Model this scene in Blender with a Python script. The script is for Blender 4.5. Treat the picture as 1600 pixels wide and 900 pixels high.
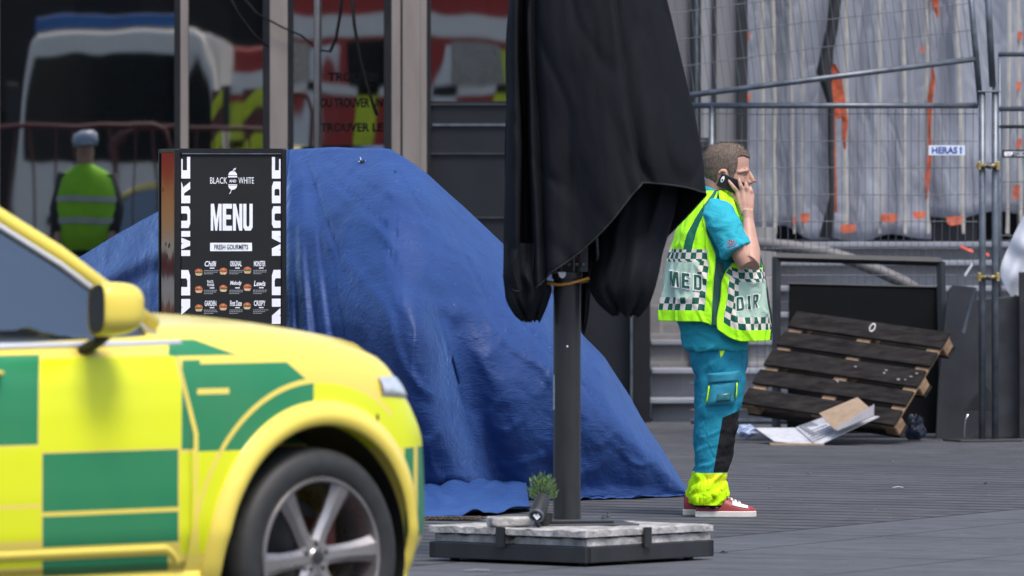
import bpy, bmesh, math, random
from mathutils import Vector, Matrix, noise
from math import sin, cos, pi, radians, sqrt, atan2
random.seed(7)
for o in list(bpy.data.objects): bpy.data.objects.remove(o)
scene = bpy.context.scene
COL = scene.collection

# ------------------------------------------------------------ camera, sky, sun, exposure
F = 11800.0                      # focal length in photograph pixels (1600 wide)
cd = bpy.data.cameras.new('camera'); cam = bpy.data.objects.new('camera', cd); COL.objects.link(cam)
cam.location = (0, 0, 1.6); cam.rotation_euler = (radians(90), 0, 0)
cd.sensor_width = 36; cd.lens = 36*F/1600; cd.shift_y = -150/1600
cd.clip_start = 0.5; cd.clip_end = 3000
cd.dof.use_dof = True; cd.dof.focus_distance = 37.6; cd.dof.aperture_fstop = 5.6
scene.camera = cam
SUN_EL, SUN_AZ = 62.0, 152.0     # azimuth from +Y clockwise: soft high light from behind the camera, to the right
w = bpy.data.worlds.new('World'); scene.world = w; w.use_nodes = True
nt = w.node_tree; bg = nt.nodes['Background']; sk = nt.nodes.new('ShaderNodeTexSky')
sk.sky_type = 'NISHITA'; sk.sun_disc = False; sk.sun_elevation = radians(SUN_EL); sk.sun_rotation = radians(SUN_AZ)
sk.air_density = 1.0; sk.dust_density = 3.0; sk.ozone_density = 1.0
nt.links.new(sk.outputs[0], bg.inputs[0]); bg.inputs[1].default_value = 0.15
ld = bpy.data.lights.new('sun', 'SUN'); ld.energy = 1.9; ld.angle = radians(18); ld.color = (1, .95, .88)
sun = bpy.data.objects.new('sun', ld); COL.objects.link(sun)
az = radians(SUN_AZ); el = radians(SUN_EL)
sv = Vector((sin(az)*cos(el), cos(az)*cos(el), sin(el)))
sun.rotation_euler = sv.to_track_quat('Z', 'Y').to_euler(); sun.location = (0, 0, 40)
vs = scene.view_settings; vs.view_transform = 'Standard'; vs.look = 'None'; vs.exposure = 0.7; vs.gamma = 1; vs.use_curve_mapping = False

# ------------------------------------------------------------ helpers
def P(px, py, D): return Vector(((px-800)/F*D, D, 1.6-(py-300)/F*D))
def GX(px, D): return (px-800)/F*D
def GZ(py, D): return 1.6-(py-300)/F*D
def GD(py): return 18880.0/(py-300)

def hermite(pts, t):
    """smooth interpolation of rows (t, v0, v1, ...)"""
    if t <= pts[0][0]: return list(pts[0][1:])
    if t >= pts[-1][0]: return list(pts[-1][1:])
    for i in range(len(pts)-1):
        if pts[i][0] <= t <= pts[i+1][0]: break
    p0 = pts[max(i-1, 0)]; p1 = pts[i]; p2 = pts[i+1]; p3 = pts[min(i+2, len(pts)-1)]
    h = p2[0]-p1[0]; k = (t-p1[0])/h if h else 0
    out = []
    for j in range(1, len(p1)):
        m1 = (p2[j]-p0[j])/(p2[0]-p0[0])*h if p2[0] != p0[0] else 0
        m2 = (p3[j]-p1[j])/(p3[0]-p1[0])*h if p3[0] != p1[0] else 0
        a = 2*k**3-3*k**2+1; b = k**3-2*k**2+k; c = -2*k**3+3*k**2; d = k**3-k**2
        out.append(a*p1[j]+b*m1+c*p2[j]+d*m2)
    return out
def h1(pts, t): return hermite(pts, t)[0]
def lin(pts, t):
    if t <= pts[0][0]: return pts[0][1]
    for a, b in zip(pts, pts[1:]):
        if t <= b[0]: return a[1]+(b[1]-a[1])*(t-a[0])/(b[0]-a[0])
    return pts[-1][1]
def sstep(a, b, x):
    k = min(1, max(0, (x-a)/(b-a))); return k*k*(3-2*k)
def nz(x, y, z=0): return noise.noise(Vector((x, y, z)))

class MB:
    def __init__(s): s.v = []; s.f = []; s.mi = []; s.uv = []
    def add(s, vs, fs, mi=0):
        o = len(s.v); s.v += [Vector(p) for p in vs]; s.f += [tuple(i+o for i in f) for f in fs]; s.mi += [mi]*len(fs); return s
    def box(s, c, d, rot=None, mi=0):
        R = rot if rot is not None else Matrix.Identity(3)
        if isinstance(rot, (int, float)): R = Matrix.Rotation(rot, 3, 'Z')
        vs = [Vector(c)+R@Vector((x*d[0]/2, y*d[1]/2, z*d[2]/2)) for x in (-1, 1) for y in (-1, 1) for z in (-1, 1)]
        return s.add(vs, [(0,1,3,2),(4,6,7,5),(0,4,5,1),(2,3,7,6),(0,2,6,4),(1,5,7,3)], mi)
    def frame(s, d):
        d = d.normalized(); up = Vector((0,0,1)) if abs(d.z) < .9 else Vector((0,1,0))
        a = up.cross(d).normalized(); return a, d.cross(a).normalized()
    def tube(s, pts, r, n=10, cap=True, r2=None, mi=0, closed=False, up=None):
        """r: number or list; r2: second half axis (list or number)"""
        pts = [Vector(p) for p in pts]; m = len(pts)
        rs = r if isinstance(r, (list, tuple)) else [r]*m
        qs = rs if r2 is None else (r2 if isinstance(r2, (list, tuple)) else [r2]*m)
        vs = []; a = None
        for i, p in enumerate(pts):
            if closed: d = pts[(i+1) % m]-pts[i-1]
            else: d = pts[min(i+1, m-1)]-pts[max(i-1, 0)]
            if a is None:
                if up is not None:
                    d_ = d.normalized(); a = (Vector(up)-d_*d_.dot(Vector(up))).normalized(); b = d_.cross(a)
                else: a, b = s.frame(d)
            else:
                d = d.normalized(); a = (a-d*a.dot(d)).normalized(); b = d.cross(a)
            for k in range(n):
                t = 2*pi*k/n; vs.append(p+a*cos(t)*rs[i]+b*sin(t)*qs[i])
        fs = []
        for i in range(m if closed else m-1):
            j = (i+1) % m
            for k in range(n):
                l = (k+1) % n; fs.append((i*n+k, i*n+l, j*n+l, j*n+k))
        if cap and not closed: fs += [tuple(range(n))[::-1], tuple((m-1)*n+k for k in range(n))]
        return s.add(vs, fs, mi)
    def cyl(s, a, b, r, n=16, mi=0): return s.tube([a, b], r, n, mi=mi)
    def rings(s, rings, n=24, cap=True, mi=0, sq=2.0):
        """rings: (cx, cy, z, rx, ry) horizontal super-ellipses"""
        vs = []
        for cx, cy, z, rx, ry in rings:
            for k in range(n):
                t = 2*pi*k/n; c_, s_ = cos(t), sin(t)
                vs.append((cx+rx*math.copysign(abs(c_)**(2/sq), c_), cy+ry*math.copysign(abs(s_)**(2/sq), s_), z))
        m = len(rings); fs = [(i*n+k, i*n+(k+1) % n, (i+1)*n+(k+1) % n, (i+1)*n+k) for i in range(m-1) for k in range(n)]
        if cap: fs += [tuple(range(n))[::-1], tuple((m-1)*n+k for k in range(n))]
        return s.add(vs, fs, mi)
    def lathe(s, prof, origin, axis, n=48, mi=0, closed=True):
        """prof: (r, h) pairs turned about axis through origin"""
        ax = Vector(axis).normalized(); a, b = s.frame(ax); o = Vector(origin); vs = []
        for r, h in prof:
            for k in range(n):
                t = 2*pi*k/n; vs.append(o+ax*h+(a*cos(t)+b*sin(t))*r)
        m = len(prof); fs = []
        for i in range(m if closed else m-1):
            j = (i+1) % m
            for k in range(n):
                l = (k+1) % n; fs.append((i*n+k, i*n+l, j*n+l, j*n+k))
        return s.add(vs, fs, mi)
    def grid(s, fn, nu, nv, mi=0, closed_u=False, keep=None, uvfn=None):
        vs = [fn(i/nu, j/nv) for j in range(nv+1) for i in range(nu+(0 if closed_u else 1))]
        W = nu+(0 if closed_u else 1); fs = []
        for j in range(nv):
            for i in range(nu):
                if keep and not keep((i+.5)/nu, (j+.5)/nv): continue
                i2 = (i+1) % W if closed_u else i+1
                fs.append((j*W+i, j*W+i2, (j+1)*W+i2, (j+1)*W+i))
        return s.add(vs, fs, mi)
    def prism(s, poly, fn, t, mi=0):
        """poly in 2D; fn(x, y, h) -> 3D; h in 0..t"""
        n = len(poly); vs = [fn(x, y, 0) for x, y in poly]+[fn(x, y, t) for x, y in poly]
        fs = [tuple(range(n))[::-1], tuple(range(n, 2*n))]+[(i, (i+1) % n, n+(i+1) % n, n+i) for i in range(n)]
        return s.add(vs, fs, mi)
    def merge(s, o, fn=None):
        off = len(s.v); s.v += [fn(p) if fn else p.copy() for p in o.v]; s.f += [tuple(i+off for i in f) for f in o.f]; s.mi += o.mi; return s
    def build(s, name, m, parent=None, world=False, smooth=False, bevel=0, solid=0, seg=2, weld=False, fix=True, uv=None, auto=None):
        me = bpy.data.meshes.new(name); vs = s.v
        if world and parent is not None:
            inv = Matrix.LocRotScale(parent.location, parent.rotation_euler, None).inverted(); vs = [inv@p for p in s.v]
        me.from_pydata([tuple(p) for p in vs], [], s.f)
        for x in (m if isinstance(m, (list, tuple)) else [m]): me.materials.append(x)
        me.polygons.foreach_set('material_index', s.mi)
        if uv is not None:
            l = me.uv_layers.new(name='UVMap')
            for lp in me.loops: l.data[lp.index].uv = uv[lp.vertex_index]
        bm = bmesh.new(); bm.from_mesh(me)
        if weld: bmesh.ops.remove_doubles(bm, verts=bm.verts, dist=weld if isinstance(weld, float) else 1e-5)
        if fix: bmesh.ops.recalc_face_normals(bm, faces=bm.faces)
        bm.to_mesh(me); bm.free()
        if smooth: me.polygons.foreach_set('use_smooth', [True]*len(me.polygons))
        if auto: 
            me.polygons.foreach_set('use_smooth', [True]*len(me.polygons)); me.set_sharp_from_angle(angle=radians(auto))
        o = bpy.data.objects.new(name, me); COL.objects.link(o)
        if parent is not None: o.parent = parent
        if solid:
            k = o.modifiers.new('solid', 'SOLIDIFY'); k.thickness = solid; k.offset = 0
        if bevel:
            k = o.modifiers.new('bevel', 'BEVEL'); k.width = bevel; k.segments = seg; k.limit_method = 'ANGLE'; k.angle_limit = radians(40)
        return o

def tag(o, label=None, cat=None, group=None, kind=None):
    if label: o['label'] = label
    if cat: o['category'] = cat
    if group: o['group'] = group
    if kind: o['kind'] = kind
    return o
def thing(name, label, cat, loc=(0,0,0), rz=0, group=None):
    o = bpy.data.objects.new(name, None); COL.objects.link(o); o.location = loc; o.rotation_euler = (0, 0, rz)
    o.empty_display_size = .1
    return tag(o, label, cat, group)
def remesh(o, vox, smooth=6, noisefn=None):
    """fuse the overlapping lofts of one mesh into one continuous skin"""
    r = o.modifiers.new('r', 'REMESH'); r.mode = 'VOXEL'; r.voxel_size = vox; r.use_smooth_shade = True
    s = o.modifiers.new('s', 'SMOOTH'); s.factor = .5; s.iterations = smooth
    bpy.context.view_layer.update()
    dg = bpy.context.evaluated_depsgraph_get(); me = bpy.data.meshes.new_from_object(o.evaluated_get(dg), depsgraph=dg)
    mats = list(o.data.materials); old = o.data; o.modifiers.clear(); o.data = me; bpy.data.meshes.remove(old)
    me.materials.clear()
    for m in mats: me.materials.append(m)
    if noisefn:
        for v in me.vertices: v.co = v.co+v.normal*noisefn(v.co)
    me.polygons.foreach_set('use_smooth', [True]*len(me.polygons)); me.polygons.foreach_set('material_index', [0]*len(me.polygons))
    me.name = o.name
    return o
def apply_mods(o):
    bpy.context.view_layer.update()
    dg = bpy.context.evaluated_depsgraph_get(); me = bpy.data.meshes.new_from_object(o.evaluated_get(dg), depsgraph=dg)
    old = o.data; o.modifiers.clear(); o.data = me; bpy.data.meshes.remove(old)

def text_mb(txt, bold=0.0, shear=0.0, crop=None):
    """lettering as flat faces filling 0..1 x 0..1 (b = up)"""
    cu = bpy.data.curves.new('t', 'FONT'); cu.body = txt; cu.offset = bold; cu.shear = shear; cu.resolution_u = 3
    o = bpy.data.objects.new('t', cu); me = bpy.data.meshes.new_from_object(o)
    bpy.data.objects.remove(o); bpy.data.curves.remove(cu)
    bm = bmesh.new(); bm.from_mesh(me); bpy.data.meshes.remove(me)
    xs = [v.co.x for v in bm.verts]; ys = [v.co.y for v in bm.verts]; x0, x1, y0, y1 = min(xs), max(xs), min(ys), max(ys)
    for v in bm.verts: v.co = Vector(((v.co.x-x0)/(x1-x0), (v.co.y-y0)/(y1-y0), 0))
    if crop:
        g = lambda: list(bm.verts)+list(bm.edges)+list(bm.faces)
        bmesh.ops.bisect_plane(bm, geom=g(), plane_co=(0, crop[0], 0), plane_no=(0, 1, 0), clear_inner=True)
        bmesh.ops.bisect_plane(bm, geom=g(), plane_co=(0, crop[1], 0), plane_no=(0, 1, 0), clear_outer=True)
    bmesh.ops.triangulate(bm, faces=bm.faces)
    bm.verts.index_update(); m = MB(); m.add([v.co for v in bm.verts], [tuple(v.index for v in f.verts) for f in bm.faces]); bm.free()
    return m

def offset_poly(poly, d):
    """grow (d > 0) a simple polygon by mitred offset"""
    n = len(poly); ar = sum(poly[i][0]*poly[(i+1) % n][1]-poly[(i+1) % n][0]*poly[i][1] for i in range(n)); sg = 1 if ar > 0 else -1; out = []
    for i in range(n):
        p0, p1, p2 = Vector(poly[i-1]), Vector(poly[i]), Vector(poly[(i+1) % n]); a = (p1-p0).normalized(); b = (p2-p1).normalized()
        na = Vector((a.y, -a.x))*sg; nb = Vector((b.y, -b.x))*sg; m = na+nb; k = max(.35, m.dot(na)); out.append(tuple(p1+m*d/k))
    return out
def subdivided(m, cuts=3):
    """split long edges so that lettering can follow a curved surface"""
    me = bpy.data.meshes.new('c'); me.from_pydata([tuple(v) for v in m.v], [], m.f); bm = bmesh.new(); bm.from_mesh(me); bpy.data.meshes.remove(me)
    bmesh.ops.triangulate(bm, faces=bm.faces); bmesh.ops.subdivide_edges(bm, edges=list(bm.edges), cuts=cuts, use_grid_fill=True)
    bm.verts.index_update(); o = MB(); o.add([v.co for v in bm.verts], [tuple(v.index for v in f.verts) for f in bm.faces]); bm.free(); return o
def glyph(c):
    O_ = [(.18,0),(.82,0),(1,.09),(1,.91),(.82,1),(.18,1),(0,.91),(0,.09)]; I_ = [(.40,.15),(.60,.15),(.67,.2),(.67,.8),(.60,.85),(.40,.85),(.33,.8),(.33,.2)]
    D_ = [(0,0),(.78,0),(1,.10),(1,.90),(.78,1),(0,1)]; DI = [(.33,.16),(.58,.16),(.67,.22),(.67,.78),(.58,.84),(.33,.84)]
    return {'M': [([(0,0),(0,1),(.30,1),(.5,.42),(.70,1),(1,1),(1,0),(.77,0),(.77,.62),(.59,0),(.41,0),(.23,.62),(.23,0)], None)],
     'E': [([(0,0),(0,1),(1,1),(1,.82),(.38,.82),(.38,.59),(.9,.59),(.9,.42),(.38,.42),(.38,.18),(1,.18),(1,0)], None)],
     'N': [([(0,0),(0,1),(.33,1),(.68,.42),(.68,1),(1,1),(1,0),(.67,0),(.32,.58),(.32,0)], None)],
     'U': [([(0,1),(.34,1),(.34,.22),(.42,.15),(.58,.15),(.66,.22),(.66,1),(1,1),(1,.12),(.80,0),(.20,0),(0,.12)], None)],
     'O': [(O_, I_)], 'D': [(D_, DI)], 'I': [([(.2,0),(.2,1),(.8,1),(.8,0)], None)],
     'R': [([(0,.40),(.78,.40),(1,.50),(1,.90),(.78,1),(0,1)], [(.35,.56),(.58,.56),(.66,.60),(.66,.80),(.58,.85),(.35,.85)]), ([(0,0),(0,.40),(.72,.40),(1,0),(.66,0),(.46,.34),(.35,.34),(.35,0)], None)],
     'A': [([(0,0),(.33,1),(.5,1),(.5,.72),(.42,.36),(.5,.36),(.5,.18),(.37,.18),(.33,0)], None), ([(1,0),(.67,1),(.5,1),(.5,.72),(.58,.36),(.5,.36),(.5,.18),(.63,.18),(.67,0)], None)]}[c]
def block_text(txt, gap=.14, grow=0.0, crop=None, asp=1.0):
    """heavy condensed capitals filling 0..1 x 0..1; asp = real height / letter width"""
    m = MB(); ws = [1.15 if c == 'M' else .62 if c == 'I' else 1 for c in txt]; tot = sum(ws)+gap*(len(txt)-1); x = 0
    for c, w_ in zip(txt, ws):
        for k, (o, i) in enumerate(glyph(c)):
            sc = lambda pts: [(a*w_, b*asp) for a, b in pts]
            o2 = offset_poly(sc(o), grow); f = lambda p: Vector(((p[0]+x)/tot, p[1]/asp, .0002*k))
            if i is None: m.add([f(p) for p in o2], [tuple(range(len(o2)))])
            else:
                i2 = offset_poly(sc(i), -grow); n = len(o2); m.add([f(p) for p in o2]+[f(p) for p in i2], [(j, (j+1) % n, n+(j+1) % n, n+j) for j in range(n)])
        x += w_+gap
    if crop:
        me = bpy.data.meshes.new('c'); me.from_pydata([tuple(v) for v in m.v], [], m.f); bm = bmesh.new(); bm.from_mesh(me); bpy.data.meshes.remove(me)
        bmesh.ops.triangulate(bm, faces=bm.faces); g = lambda: list(bm.verts)+list(bm.edges)+list(bm.faces)
        bmesh.ops.bisect_plane(bm, geom=g(), plane_co=(0, crop[0], 0), plane_no=(0, 1, 0), clear_inner=True)
        bmesh.ops.bisect_plane(bm, geom=g(), plane_co=(0, crop[1], 0), plane_no=(0, 1, 0), clear_outer=True)
        bm.verts.index_update(); m = MB(); m.add([v.co for v in bm.verts], [tuple(v.index for v in f.verts) for f in bm.faces]); bm.free()
    return m

# ------------------------------------------------------------ materials
class G:
    """small node-expression helper"""
    def __init__(s, mat): s.t = mat.node_tree; s.n = s.t.nodes; s.l = s.t.links
    def set(s, sock, v):
        if isinstance(v, bpy.types.NodeSocket): s.l.new(v, sock)
        elif isinstance(v, (tuple, list)) and len(v) == 3 and sock.type == 'RGBA': sock.default_value = (*v, 1)
        else: sock.default_value = v
    def m(s, op, a, b=None, c=None):
        n = s.n.new('ShaderNodeMath'); n.operation = op; s.set(n.inputs[0], a)
        if b is not None: s.set(n.inputs[1], b)
        if c is not None: s.set(n.inputs[2], c)
        return n.outputs[0]
    def rng(s, x, a, b): return s.m('MULTIPLY', s.m('GREATER_THAN', x, a), s.m('LESS_THAN', x, b))
    def AND(s, *a):
        r = a[0]
        for k in a[1:]: r = s.m('MULTIPLY', r, k)
        return r
    def OR(s, *a):
        r = a[0]
        for k in a[1:]: r = s.m('MAXIMUM', r, k)
        return r
    def NOT(s, a): return s.m('SUBTRACT', 1.0, a)
    def mix(s, f, a, b, mode='MIX'):
        n = s.n.new('ShaderNodeMix'); n.data_type = 'RGBA'; n.blend_type = mode; s.set(n.inputs[0], f); s.set(n.inputs[6], a); s.set(n.inputs[7], b); return n.outputs[2]
    def obj(s):
        n = s.n.new('ShaderNodeTexCoord'); return n.outputs['Object']
    def uvs(s):
        n = s.n.new('ShaderNodeTexCoord'); return n.outputs['UV']
    def xyz(s, v):
        n = s.n.new('ShaderNodeSeparateXYZ'); s.l.new(v, n.inputs[0]); return n.outputs
    def vec(s, x, y, z):
        n = s.n.new('ShaderNodeCombineXYZ')
        for i, k in enumerate((x, y, z)): s.set(n.inputs[i], k)
        return n.outputs[0]
    def map(s, v, scale=(1,1,1), rot=(0,0,0), loc=(0,0,0)):
        n = s.n.new('ShaderNodeMapping'); s.l.new(v, n.inputs[0]); n.inputs['Scale'].default_value = scale; n.inputs['Rotation'].default_value = rot; n.inputs['Location'].default_value = loc; return n.outputs[0]
    def noise(s, v, scale, detail=3, rough=.5, dist=0):
        n = s.n.new('ShaderNodeTexNoise'); s.l.new(v, n.inputs['Vector']); n.inputs['Scale'].default_value = scale; n.inputs['Detail'].default_value = detail; n.inputs['Roughness'].default_value = rough; n.inputs['Distortion'].default_value = dist; return n.outputs['Fac']
    def ramp(s, f, pts):
        n = s.n.new('ShaderNodeValToRGB'); s.l.new(f, n.inputs[0]); e = n.color_ramp.elements
        while len(e) < len(pts): e.new(.5)
        for k, (p, c) in zip(e, pts): k.position = p; k.color = (c, c, c, 1) if isinstance(c, (int, float)) else (*c, 1)
        return n.outputs[0]
    def bump(s, h, strength=.3, dist=.01):
        n = s.n.new('ShaderNodeBump'); s.l.new(h, n.inputs['Height']); n.inputs['Strength'].default_value = strength; n.inputs['Distance'].default_value = dist; return n.outputs[0]
def newmat(name, rough=.6, metal=0, spec=.5):
    m = bpy.data.materials.new(name); m.use_nodes = True; b = m.node_tree.nodes['Principled BSDF']
    b.inputs['Roughness'].default_value = rough; b.inputs['Metallic'].default_value = metal; b.inputs['Specular IOR Level'].default_value = spec
    return m, G(m), b
def mat(name, col, rough=.6, metal=0, var=.15, scale=6, bump=0, bscale=60, spec=.5, coat=0, stretch=(1,1,1), dist=.004):
    m, g, b = newmat(name, rough, metal, spec); v = g.obj()
    n = g.noise(g.map(v, stretch), scale, 4, .6)
    lo = tuple(c*(1-var) for c in col); hi = tuple(min(1, c*(1+var)) for c in col)
    g.set(b.inputs['Base Color'], g.mix(g.ramp(n, [(.3, 0.0), (.7, 1.0)]), lo, hi))
    if rough > .12: g.set(b.inputs['Roughness'], g.m('ADD', g.m('MULTIPLY', n, .2), rough-.1))
    if bump: g.set(b.inputs['Normal'], g.bump(g.noise(g.map(v, stretch), bscale, 4, .6), bump, dist))
    if coat: b.inputs['Coat Weight'].default_value = coat; b.inputs['Coat Roughness'].default_value = .08
    return m

M = {}
M['black_steel'] = mat('black_steel', (.018,.019,.022), .45, var=.3, bump=.1)
M['dark_steel'] = mat('dark_steel', (.045,.047,.052), .4, .3, var=.25, bump=.08, bscale=30)
M['galv'] = mat('galvanised_steel', (.125,.142,.168), .42, .55, var=.3, scale=14, bump=.15, bscale=40)
M['wire'] = mat('fence_wire', (.12,.13,.15), .5, .3, var=.2)
M['brass'] = mat('brass_clamp', (.42,.33,.14), .4, .7, var=.4, scale=40)
M['alu'] = mat('brushed_aluminium', (.20,.172,.158), .5, .1, var=.14, scale=3, stretch=(3,3,.5))
M['chrome'] = mat('chrome_tube', (.6,.6,.62), .2, .9, var=.1)
M['darkframe'] = mat('dark_window_frame', (.010,.011,.014), .5, var=.2, spec=.25)
M['cable'] = mat('cable_black', (.006,.006,.007), .7, spec=.15)
M['panel_dark'] = mat('dark_door_panel', (.012,.014,.018), .45, var=.15, scale=2, spec=.3)
M['concrete'] = mat('concrete_slab', (.33,.32,.315), .9, var=.6, scale=11, bump=.8, bscale=38, dist=.012)
M['rubber'] = mat('rubber', (.022,.022,.023), .6, var=.3, scale=20, bump=.1)
M['alloy'] = mat('alloy_rim', (.36,.34,.34), .28, .75, var=.12, scale=10)
M['darkplastic'] = mat('dark_plastic', (.016,.016,.018), .5, var=.2)
M['white'] = mat('white_vinyl', (.80,.82,.88), .5, var=.06)
M['greyprint'] = mat('grey_print', (.28,.29,.32), .6, var=.15)
M['white_paint'] = mat('white_paint', (.78,.77,.74), .35, var=.06)
M['skin'] = None
# ------------------------------------------------------------ ground
def ground():
    m, g, b = newmat('paving', .85, spec=.12); v = g.obj(); x, y, z = g.xyz(v)[:3]
    dx = g.m('SUBTRACT', x, .948); dy = g.m('SUBTRACT', y, 34.96)
    a = g.m('ADD', g.m('MULTIPLY', dx, .89), g.m('MULTIPLY', dy, -.456))     # across the joint
    t = g.m('ADD', g.m('MULTIPLY', dx, .456), g.m('MULTIPLY', dy, .89))      # along the joint
    v2 = g.vec(a, t, 0.0)
    smooth_side = g.m('GREATER_THAN', a, 0.0)
    # ribbed stone: grooves run across
    tw = g.m('ADD', t, g.m('MULTIPLY', g.noise(v2, .7, 2), .05))
    fr = g.m('FRACT', g.m('DIVIDE', tw, .30))
    gro = g.m('LESS_THAN', g.m('ABSOLUTE', g.m('SUBTRACT', fr, .5)), .15)
    fade = g.ramp(g.noise(g.map(v2, (.6, .9, 1)), 1.1, 3), [(.30, .25), (.52, 1.0)])
    gro = g.AND(gro, g.NOT(smooth_side), fade)
    cell = g.m('FLOOR', g.m('DIVIDE', tw, .30))
    wn = g.n.new('ShaderNodeTexWhiteNoise'); wn.noise_dimensions = '1D'; g.l.new(cell, wn.inputs['W']); rowv = wn.outputs['Value']
    # joints of the smooth slabs and the long joint
    j1 = g.m('LESS_THAN', g.m('ABSOLUTE', a), .018)
    j2 = g.AND(smooth_side, g.m('LESS_THAN', g.m('ABSOLUTE', g.m('SUBTRACT', g.m('FRACT', g.m('DIVIDE', g.m('ADD', t, .45), 1.9)), .5)), .008))
    j3 = g.AND(smooth_side, g.m('LESS_THAN', g.m('ABSOLUTE', g.m('SUBTRACT', g.m('FRACT', g.m('DIVIDE', a, 1.25)), .5)), .008))
    joint = g.OR(j1, j2, j3)
    n1 = g.noise(v2, .55, 5, .6); n2 = g.noise(g.map(v2, (.35, 1.6, 1)), 2.2, 5, .7); n3 = g.noise(v2, 45, 3, .7); n4 = g.noise(v2, 9, 4, .7)
    base = g.mix(g.ramp(n1, [(.3, 0.0), (.7, 1.0)]), (.060,.064,.074), (.108,.114,.128))
    base = g.mix(g.m('MULTIPLY', g.ramp(n2, [(.45, 0.0), (.75, 1.0)]), .55), base, (.05,.052,.058))
    base = g.mix(g.m('MULTIPLY', rowv, g.m('MULTIPLY', g.NOT(smooth_side), .3)), base, (.105,.108,.115))
    base = g.mix(g.m('MULTIPLY', g.ramp(n4, [(.56, 0.0), (.72, 1.0)]), .35), base, (.045,.045,.05))
    base = g.mix(g.m('MULTIPLY', g.ramp(g.noise(g.map(v2, (1.5, .25, 1)), 5.0, 4, .7), [(.60, 0.0), (.68, 1.0)]), .5), base, (.13,.13,.14))
    base = g.mix(g.ramp(g.noise(v2, 13, 2, .5), [(.745, 0.0), (.76, 1.0)]), base, (.3,.3,.3))
    n5 = g.noise(g.map(v2, (.8, 1.3, 1)), 4.5, 4, .75); base = g.mix(g.ramp(n5, [(.35, .55), (.5, 0.0)]), base, (.030,.032,.037)); base = g.mix(g.ramp(n5, [(.55, 0.0), (.72, .45)]), base, (.15,.155,.17))
    base = g.mix(g.m('MULTIPLY', smooth_side, .25), base, (.13,.14,.158))
    base = g.mix(g.m('MULTIPLY', gro, .85), base, (.022,.022,.026))
    base = g.mix(g.m('MULTIPLY', joint, .8), base, (.02,.02,.022))
    base = g.mix(g.m('MULTIPLY', n3, .3), base, (.05,.05,.055))
    g.set(b.inputs['Base Color'], base)
    g.set(b.inputs['Roughness'], g.ramp(n2, [(.3, .75), (.7, .95)]))
    hgt = g.m('SUBTRACT', g.m('ADD', g.m('MULTIPLY', n3, .12), g.m('MULTIPLY', n4, .25)), g.m('ADD', g.m('MULTIPLY', gro, .7), joint))
    g.set(b.inputs['Normal'], g.bump(hgt, .5, .012))
    q = MB(); q.grid(lambda u, w_: Vector((-400+800*u, -400+800*w_, 0)), 8, 8)
    tag(q.build('ground', m), kind='structure')
ground()

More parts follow.
